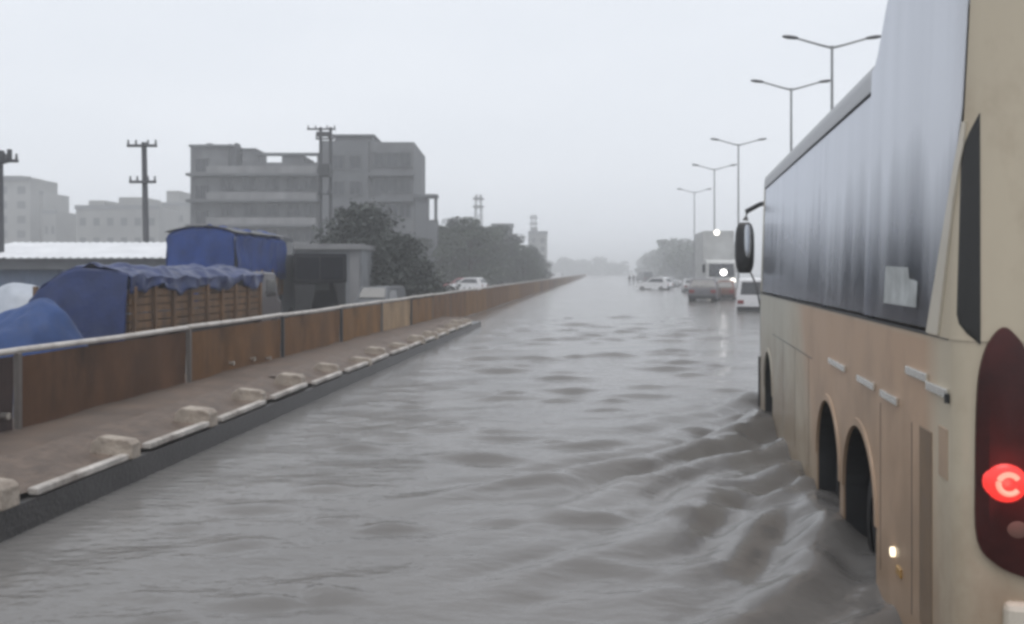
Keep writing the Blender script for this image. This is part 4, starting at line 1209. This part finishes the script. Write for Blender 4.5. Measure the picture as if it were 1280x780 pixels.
def cargo_truck(loc, rz, L, W, zbed, zside, ztop, tarp, label, skirt=0.45, slope=0.0, bow=0.12, side_m=wood_bed, cab_m=car_dark, arched=False):
    t = empty('cargo_truck', loc, rz, label, 'truck')
    # chassis, plank sides with stakes
    slab(steel_dk, 'chassis', t, -W / 2 + .3, W / 2 - .3, 0, L + 1.8, zbed - .35, zbed - .12)
    slab(side_m, 'bed_floor', t, -W / 2, W / 2, 0, L, zbed - .115, zbed)
    npl = 5
    for sgn in (-1, 1):
        for q in range(npl):
            z0 = zbed + .005 + (zside - zbed) * q / npl
            MB().box((sgn * (W / 2 - .03), L / 2, z0 + (zside - zbed) / npl / 2), (.05, L - .02, (zside - zbed) / npl - .025)).build('plank', side_m, t, bevel=.006)
        for q in range(9):
            MB().box((sgn * (W / 2 + .03), .15 + (L - .3) * q / 8, (zbed + zside) / 2), (.07, .10, zside - zbed + .1)).build('stake', side_m, t, bevel=.006)
    for q in range(npl):
        z0 = zbed + .005 + (zside - zbed) * q / npl
        MB().box((0, .03, z0 + (zside - zbed) / npl / 2), (W - .12, .05, (zside - zbed) / npl - .025)).build('tailboard_plank', side_m, t, bevel=.006)
    # tarpaulin over the load: profile across, sagging between hoops, skirt hanging down sides
    def fn(a, b):
        y = -.08 + (L + .16) * a
        prof = b * 2 - 1
        ex = abs(prof)
        if ex > 0.72:
            x = math.copysign(W / 2 + .07 + .05 * fold(y * 2.2, prof * 3, 1), prof)
            q = (ex - .72) / .28
            z = ztop - bow - .12 - q * (skirt + .10 * math.sin(y * 3.1 + prof) + .07 * fold(y * 3, 0, 4))
        else:
            x = prof / .72 * (W / 2 + .03)
            z = ztop - bow * (ex / .72) ** 2.4 - .10 * max(0, ex / .72 - .8) / .2
        z += .13 * fold(x * 1.9, y * 1.7, 3) + .06 * fold(x * 5, y * 4, 9) - .035 * abs(math.sin(y * math.pi / 1.1)) * (1 if ex < .72 else .4)
        x += .09 * fold(x, y * 2.4, z * 2)
        if slope > 0 and x < 0: z -= slope * (-x / (W / 2)) ** 1.5
        return (x, y, z)
    o1 = drape(fn, 90, 36).build('tarpaulin', tarp, t, smooth=True); solid(o1)
    # the tarp's end flap closing the tail
    def fe(a, b):
        x = -W / 2 - .02 + (W + .04) * a
        e = abs(2 * a - 1)
        zt = ztop - bow * e ** 2.4 - .05 - (slope * max(0, -x / (W / 2)) ** 1.5 if slope > 0 else 0)
        z = zt - (zt - (zbed - .25)) * b
        return (x - .05 * b * math.sin(a * 9), -.10 - .10 * b + .06 * fold(x * 2.2, z * 1.2, 7) + .03 * math.sin(a * 22) * b, z)
    o2 = drape(fe, 40, 20).build('end_flap', tarp, t, smooth=True); solid(o2)
    # cab
    cab = MB()
    y0 = L + .25
    for_ = [(y0, .25), (y0, ztop - .25), (y0 + .2, ztop - .12), (y0 + 1.1, ztop - .16), (y0 + 1.45, ztop - .95), (y0 + 1.62, ztop - 1.0), (y0 + 1.65, .3)]
    cab.prism([(-W / 2 + .1, y, z) for y, z in for_], (W - .2, 0, 0)).build('cab', cab_m, t, bevel=.05)
    for sgn in (-1, 1): MB().box((sgn * (W / 2 - .095), y0 + .75, ztop - .6), (.03, .7, .5)).build('cab_window', glass_car, t, bevel=.01)
    for y in (L * .18, L * .33, y0 + .9):
        for sgn in (-1, 1): wheel(t, sgn * (W / 2 - .05), y, .12, .45, .3, steel_dk, side=sgn)
    return t
# brown timber-sided truck: tail toward the camera, load sheeted in navy
YA = 18.0
cargo_truck((ax(165, YA) - 1.05, YA, 0), YAW_ROAD, 7.0, 2.1, 0.75, 1.60, 2.08, tarp_navy, 'brown timber sided truck with its load sheeted in creased wet navy tarpaulin', .28, .55, .10, car_dark and wood_bed, car_dark)
# taller blue-sheeted truck beyond it
YBt = 29.5
bt = cargo_truck((ax(253, YBt), YBt, 0), YAW_ROAD, 4.4, 2.3, 1.2, 2.0, azz(283, YBt), tarp_blue, 'tall truck with a smooth royal blue tarpaulin cover standing behind the brown one', 1.35, 0, .22, wood_bed, car_dull)
# dark hood sheet on its roof ridge
def hood(a, b):
    y = -.16 + 4.7 * a; x = -1.24 + 2.48 * b
    return (x, y, azz(283, YBt) + .03 - .22 * abs(2 * b - 1) ** 2.4 + .04 * fold(x * 2, y * 2, 5) - .03 * abs(math.sin(y * 2.9)))
solid(drape(hood, 30, 20).build('roof_sheet', tarp_black, bt, smooth=True))

# tarpaulin-covered heaps
def heap(px, Y, w, d, h, tarp, label, seed, name='tarpaulin_heap'):
    def fn(a, b):
        x = (a * 2 - 1); y = (b * 2 - 1)
        rr = min(1.0, math.hypot(x, y) if True else 0)
        e = max(0.0, 1 - rr ** 2.2)
        hh = h * e ** .75 * (1 + .22 * mnoise.noise((x * 1.6, y * 1.6, seed)))
        z = hh + .07 * mnoise.noise((x * 5, y * 5, seed + 3)) * (e > 0) - .45 * (e <= 0.02)
        return (x * w / 2 * (1 + .05 * mnoise.noise((y * 3, z, seed))), y * d / 2, z)
    o_ = drape(fn, 44, 36).build(name, tarp, None, smooth=True); solid(o_)
    o_.location = (ax(px, Y), Y, 0.0)
    return tag(o_, label, 'tarpaulin')
heap(36, 14.0, 2.3, 2.0, 1.40, tarp_mid, 'rounded heap under a blue tarpaulin just over the left end of the fence', 3)
heap(40, 20.5, 3.2, 2.4, 1.62, pale_sheet, 'low heap under pale plastic sheet behind the blue covered heap', 8, 'sheeted_heap')

# small dark box lorry, its tail toward the camera
YD = 33.0
dl = empty('box_lorry', (ax(400, YD), YD, 0), R(12), 'small dark box lorry seen from behind, parked by the grey shed', 'truck')
slab(dark_box, 'cargo_box', dl, -0.98, 0.98, 0, 3.4, 1.55, azz(317, YD), .03)
slab(black_pl, 'rear_door_frame', dl, -0.9, 0.9, -0.04, -0.005, 1.62, azz(317, YD) - .08)
slab(dark_box, 'door_leaf', dl, -0.86, -0.02, -0.07, -0.045, 1.66, azz(317, YD) - .12, .01)
slab(dark_box, 'door_leaf', dl, 0.02, 0.86, -0.07, -0.045, 1.66, azz(317, YD) - .12, .01)
MB().prism([(-0.95, .05, 1.54), (-0.15, .05, 1.54), (-0.15, .05, 1.2), (-0.4, .05, 0.3), (-0.9, .05, 0.3)], (0, .5, 0)).build('mudguard', black_pl, dl, bevel=.02)
MB().prism([(0.95, .05, 1.54), (0.5, .05, 1.54), (0.62, .05, 1.1), (0.74, .05, 0.3), (0.95, .05, 0.3)], (0, .5, 0)).build('mudguard', black_pl, dl, bevel=.02)
slab(steel_dk, 'chassis', dl, -0.35, 0.35, 0.6, 4.6, 1.25, 1.54)
MB().prism([(-0.9, 3.6, .4), (-0.9, 3.6, 2.4), (-0.9, 4.5, 2.4), (-0.9, 5.0, 1.5), (-0.9, 5.1, .4)], (1.8, 0, 0)).build('cab', dark_box, dl, bevel=.05)
for y in (0.9, 4.3):
    for sgn in (-1, 1): wheel(dl, sgn * 0.9, y, .15, .45, .28, steel_dk, side=sgn)

# ------------------------------------------------------------------ cars and vans
def car(loc, rz, paint_m, label, kind='hatch', group=None, lit=False, name='car', scale=1.0):
    t = empty(name, loc, rz, label, 'van' if kind == 'van' else 'car', group)
    t.scale = (scale,) * 3
    if kind == 'van':
        L, W, H = 4.4, 1.75, 1.95
        prof = [(0, .35), (0, 1.1), (.08, 1.85), (.3, H), (3.2, H), (3.75, 1.35), (4.3, 1.1), (L, .75), (L, .35)]
    elif kind == 'sedan':
        L, W, H = 4.3, 1.72, 1.48
        prof = [(0, .35), (0, .82), (.1, .95), (.75, 1.0), (1.25, 1.42), (1.7, H), (2.5, H - .02), (3.15, 1.02), (4.1, .86), (L, .7), (L, .35)]
    else:
        L, W, H = 3.8, 1.68, 1.55
        prof = [(0, .35), (0, .85), (.08, 1.0), (.35, 1.45), (.6, H), (1.9, H), (2.6, 1.05), (3.5, .9), (L, .7), (L, .35)]
    # body: loft of the side profile across the width with tumblehome above the waist
    rings = []
    for xf, sh_ in ((-1, .0), (-.96, .04), (-.5, .06), (.5, .06), (.96, .04), (1, .0)):
        ring_ = []
        for y, z in prof:
            nar = 1 - .16 * max(0, (z - .95) / (H - .95)) ** 1.1
            ring_.append((xf * W / 2 * nar, L / 2 + (y - L / 2) * (1 if abs(xf) < .97 else .985), z + sh_ * .4 * (z > .9)))
        rings.append(ring_)
    MB().loft(rings).build('body', paint_m, t, smooth=True)
    wz = .98
    def pane(name_, pts): MB().prism(pts, (0, 0, .001)).build(name_, glass_car, t)
    # rear and front screens
    def scr(y0, z0, y1, z1, w0, w1, out):
        d = Vector((0, y1 - y0, z1 - z0)); nrm = Vector((0, -d.z, d.y)).normalized() * out
        pts = [Vector((-w0, y0, z0)), Vector((w0, y0, z0)), Vector((w1, y1, z1)), Vector((-w1, y1, z1))]
        return MB().prism([p + nrm * .03 for p in pts], -nrm * .02)
    if kind == 'van':
        scr(.03, 1.15, .1, 1.78, .66, .60, 1).build('rear_screen', glass_car, t); scr(3.74, 1.42, 3.28, 1.9, .68, .60, -1).build('windscreen', glass_car, t)
        side = [(1.9, 1.2), (1.9, 1.78), (3.15, 1.78), (3.55, 1.25)]
    elif kind == 'sedan':
        scr(.82, 1.05, 1.22, 1.40, .66, .58, 1).build('rear_screen', glass_car, t); scr(3.08, 1.07, 2.58, 1.43, .68, .58, -1).build('windscreen', glass_car, t)
        side = [(1.15, 1.02), (1.55, 1.38), (2.5, 1.38), (2.95, 1.02)]
    else:
        scr(.1, 1.06, .33, 1.44, .66, .58, 1).build('rear_screen', glass_car, t); scr(2.55, 1.1, 1.98, 1.5, .68, .58, -1).build('windscreen', glass_car, t)
        side = [(.45, 1.04), (.62, 1.44), (1.85, 1.44), (2.4, 1.06)]
    for sgn in (-1, 1):
        MB().prism([(sgn * (W / 2 * (1 - .16 * max(0, (z - .95) / (H - .95)) ** 1.1) + .012), y, z) for y, z in side], (-sgn * .02, 0, 0)).build('side_glass', glass_car, t)
        MB().box((sgn * (W / 2 - .22), .0, .80), (.3, .06, .18)).build('tail_light', lamp_red, t, bevel=.01)
        MB().box((sgn * (W / 2 - .24), L - .02, .74), (.34, .08, .16)).build('headlight', lamp_white if lit else lamp_clear, t, bevel=.01)
        for y in (.72, L - .78): wheel(t, sgn * (W / 2 + .01), y, .3, .31, .2, steel_gal, side=sgn)
    MB().box((0, -.03, .48), (W - .1, .12, .2)).build('bumper', black_pl, t, bevel=.03)
    MB().box((0, L + .0, .46), (W - .1, .12, .22)).build('bumper', black_pl, t, bevel=.03)
    return t
WD = -0.22   # cars wade: floor pan just at the water
ROADRZ = -math.atan(0.14)
car((ax(878, 58), 58, WD), -0.30, car_dark, 'dark hatchback wading beside the grey lorry', 'hatch', scale=1.12)
car((ax(943, 43), 43, WD - .1), -0.34, car_white, 'white van with a dark bumper just past the nose of the coach', 'van')
car((ax(838, 97), 97, WD), R(55), car_white, 'small white car turning across the flooded road ahead of the dark hatchback', 'hatch')
car((ax(851, 118), 118, WD), R(60), car_silver, 'silver saloon half hidden behind the small white car', 'sedan')
car((ax(903, 62), 62, WD), -0.30, car_brown, 'brown hatchback tucked beside the dark hatchback under the lorry', 'hatch')
car((ax(866, 84), 84, WD), ROADRZ, car_silver, 'pale saloon between the lorry and the small white car', 'sedan')
car((ax(811, 175), 175, WD + .1), R(12), car_black, 'far dark car alone in the middle of the flooded road', 'van', scale=1.1)
car((ax(836, 150), 150, WD), R(50), car_dark, 'far dark saloon in front of the tree line', 'sedan')
# beyond the fence on the left
car((ax(606, 86), 86, WD + .05), R(70), car_white, 'white hatchback passing beyond the fence by the tree clump', 'hatch')
car((ax(603, 92), 92, WD + .05), R(70), car_red, 'dull red saloon mostly hidden behind the white hatchback beyond the fence', 'sedan')
car((ax(490, 41), 41, WD - .15), R(172), car_dull, 'grey van parked between the grey shed and the dark low tree', 'van', scale=.85)
car((ax(703, 240), 240, WD), R(75), car_white, 'far white van at the vanishing end of the fence', 'van')

# tall grey lorry facing the camera with its lamps lit
YL = 73.0
lr = empty('grey_lorry', (ax(902, YL), YL, 0), R(-6), 'tall hazy grey lorry facing the camera with bright lamps lit', 'truck')
slab(truck_grey, 'cargo_box', lr, -1.3, 1.3, 1.9, 8.5, 1.0, azz(287, YL), .05)
MB().prism([(-1.22, .12, .35), (-1.22, .02, 1.3), (-1.22, .3, 2.75), (-1.22, .55, 2.95), (-1.22, 1.8, 3.0), (-1.22, 1.8, .35)], (2.44, 0, 0)).build('cab', truck_grey, lr, bevel=.06)
MB().prism([(-1.05, .055, 1.55), (1.05, .055, 1.55), (1.0, .25, 2.62), (-1.0, .25, 2.62)], (0, -.03, .005)).build('windscreen', glass_car, lr)
slab(black_pl, 'grille', lr, -.6, .6, -.03, .05, .75, 1.25, .02)
slab(black_pl, 'bumper', lr, -1.2, 1.2, -.15, .08, .2, .6, .05)
def disc(x, y, z, r_, mt, name, parent):
    return MB().tube([(x, y + .05, z), (x, y - .03, z)], r_, 20).build(name, mt, parent, smooth=False)
disc(-.92, -.02, 1.22, .20, lamp_dim, 'headlamp', lr)
disc(.92, -.02, 1.22, .20, lamp_dim, 'headlamp', lr)
disc(.16, .02, 1.92, .24, lamp_white, 'spot_lamp', lr)
disc(-.16, 1.88, azz(289, YL) - .02, .22, lamp_dim, 'roof_lamp', lr)
for y in (1.0, 5.6, 6.8):
    for sgn in (-1, 1): wheel(lr, sgn * 1.15, y, .2, .48, .3, steel_dk, side=sgn)
slab(dark_box, 'side_mirror', lr, -1.55, -1.32, .1, .3, 1.9, 2.6, .04)
slab(dark_box, 'side_mirror', lr, 1.32, 1.55, .1, .3, 1.9, 2.6, .04)

# people wading far down the road
def person(px, Y, rz, label, stride):
    bm = bmesh.new()
    P = [(0, 0, .92), (0, 0, 1.15), (0, 0, 1.40), (0, .01, 1.53), (0, .03, 1.64), (0, .02, 1.76),
         (-.19, 0, 1.40), (-.25, -.05 * stride, 1.12), (-.22, .12 * stride, .90), (.19, 0, 1.40), (.25, .08 * stride, 1.12), (.22, .26 * stride, .95),
         (-.10, 0, .88), (-.11, .16 * stride, .48), (-.11, .05 * stride, .06), (-.11, .2 * stride, .03), (.10, 0, .88), (.11, -.10 * stride, .48), (.11, -.32 * stride, .08), (.11, -.2 * stride, .03)]
    rad = [.15, .14, .16, .06, .095, .08, .075, .05, .04, .075, .05, .04, .10, .07, .05, .045, .10, .07, .05, .045]
    E = [(0, 1), (1, 2), (2, 3), (3, 4), (4, 5), (2, 6), (6, 7), (7, 8), (2, 9), (9, 10), (10, 11), (0, 12), (12, 13), (13, 14), (14, 15), (0, 16), (16, 17), (17, 18), (18, 19)]
    me_ = bpy.data.meshes.new('person'); me_.from_pydata(P, E, [])
    o_ = bpy.data.objects.new('person', me_); col.objects.link(o_)
    md = o_.modifiers.new('skin', 'SKIN')
    for i, vtx in enumerate(me_.skin_vertices[0].data):
        vtx.radius = (rad[i], rad[i]); vtx.use_root = (i == 0)
    sb = o_.modifiers.new('sub', 'SUBSURF'); sb.levels = 1; sb.render_levels = 1
    bpy.context.view_layer.update()
    dg = bpy.context.evaluated_depsgraph_get()
    nm = bpy.data.meshes.new_from_object(o_.evaluated_get(dg))
    o_.modifiers.clear(); o_.data = nm
    nm.materials.clear(); nm.materials.append(cloth_d); nm.materials.append(skin_m)
    for pl in nm.polygons:
        pl.material_index = 1 if pl.center.z > 1.5 or (abs(pl.center.x) > .2 and pl.center.z < 1.15) else 0
        pl.use_smooth = True
    o_.location = (ax(px, Y), Y, -.28); o_.rotation_euler = (0, 0, rz)
    return tag(o_, label, 'person')
person(787, 150, 0.4, 'person in dark clothes wading alone far down the road', 1.0)
person(792, 156, 2.8, 'second person in dark clothes wading close behind the first', -1.0)

# ------------------------------------------------------------------ haze: rain-laden air round the whole place
hz = MB().box((0, 640, 9.0), (1560, 1400, 22.0)).build('haze', bpy.data.materials.new('haze_air'))
hm = hz.data.materials[0]; hm.use_nodes = True
n, l = hm.node_tree.nodes, hm.node_tree.links
n.clear()
ho = n.new('ShaderNodeOutputMaterial'); pv = n.new('ShaderNodeVolumePrincipled')
pv.inputs['Color'].default_value = (0.965, 0.982, 1.0, 1)
pv.inputs['Density'].default_value = 0.0027
pv.inputs['Anisotropy'].default_value = 0.25
l.new(pv.outputs[0], ho.inputs['Volume'])
tag(hz, 'pale rain haze in the air', 'haze', kind='stuff')
hz.display_type = 'WIRE'
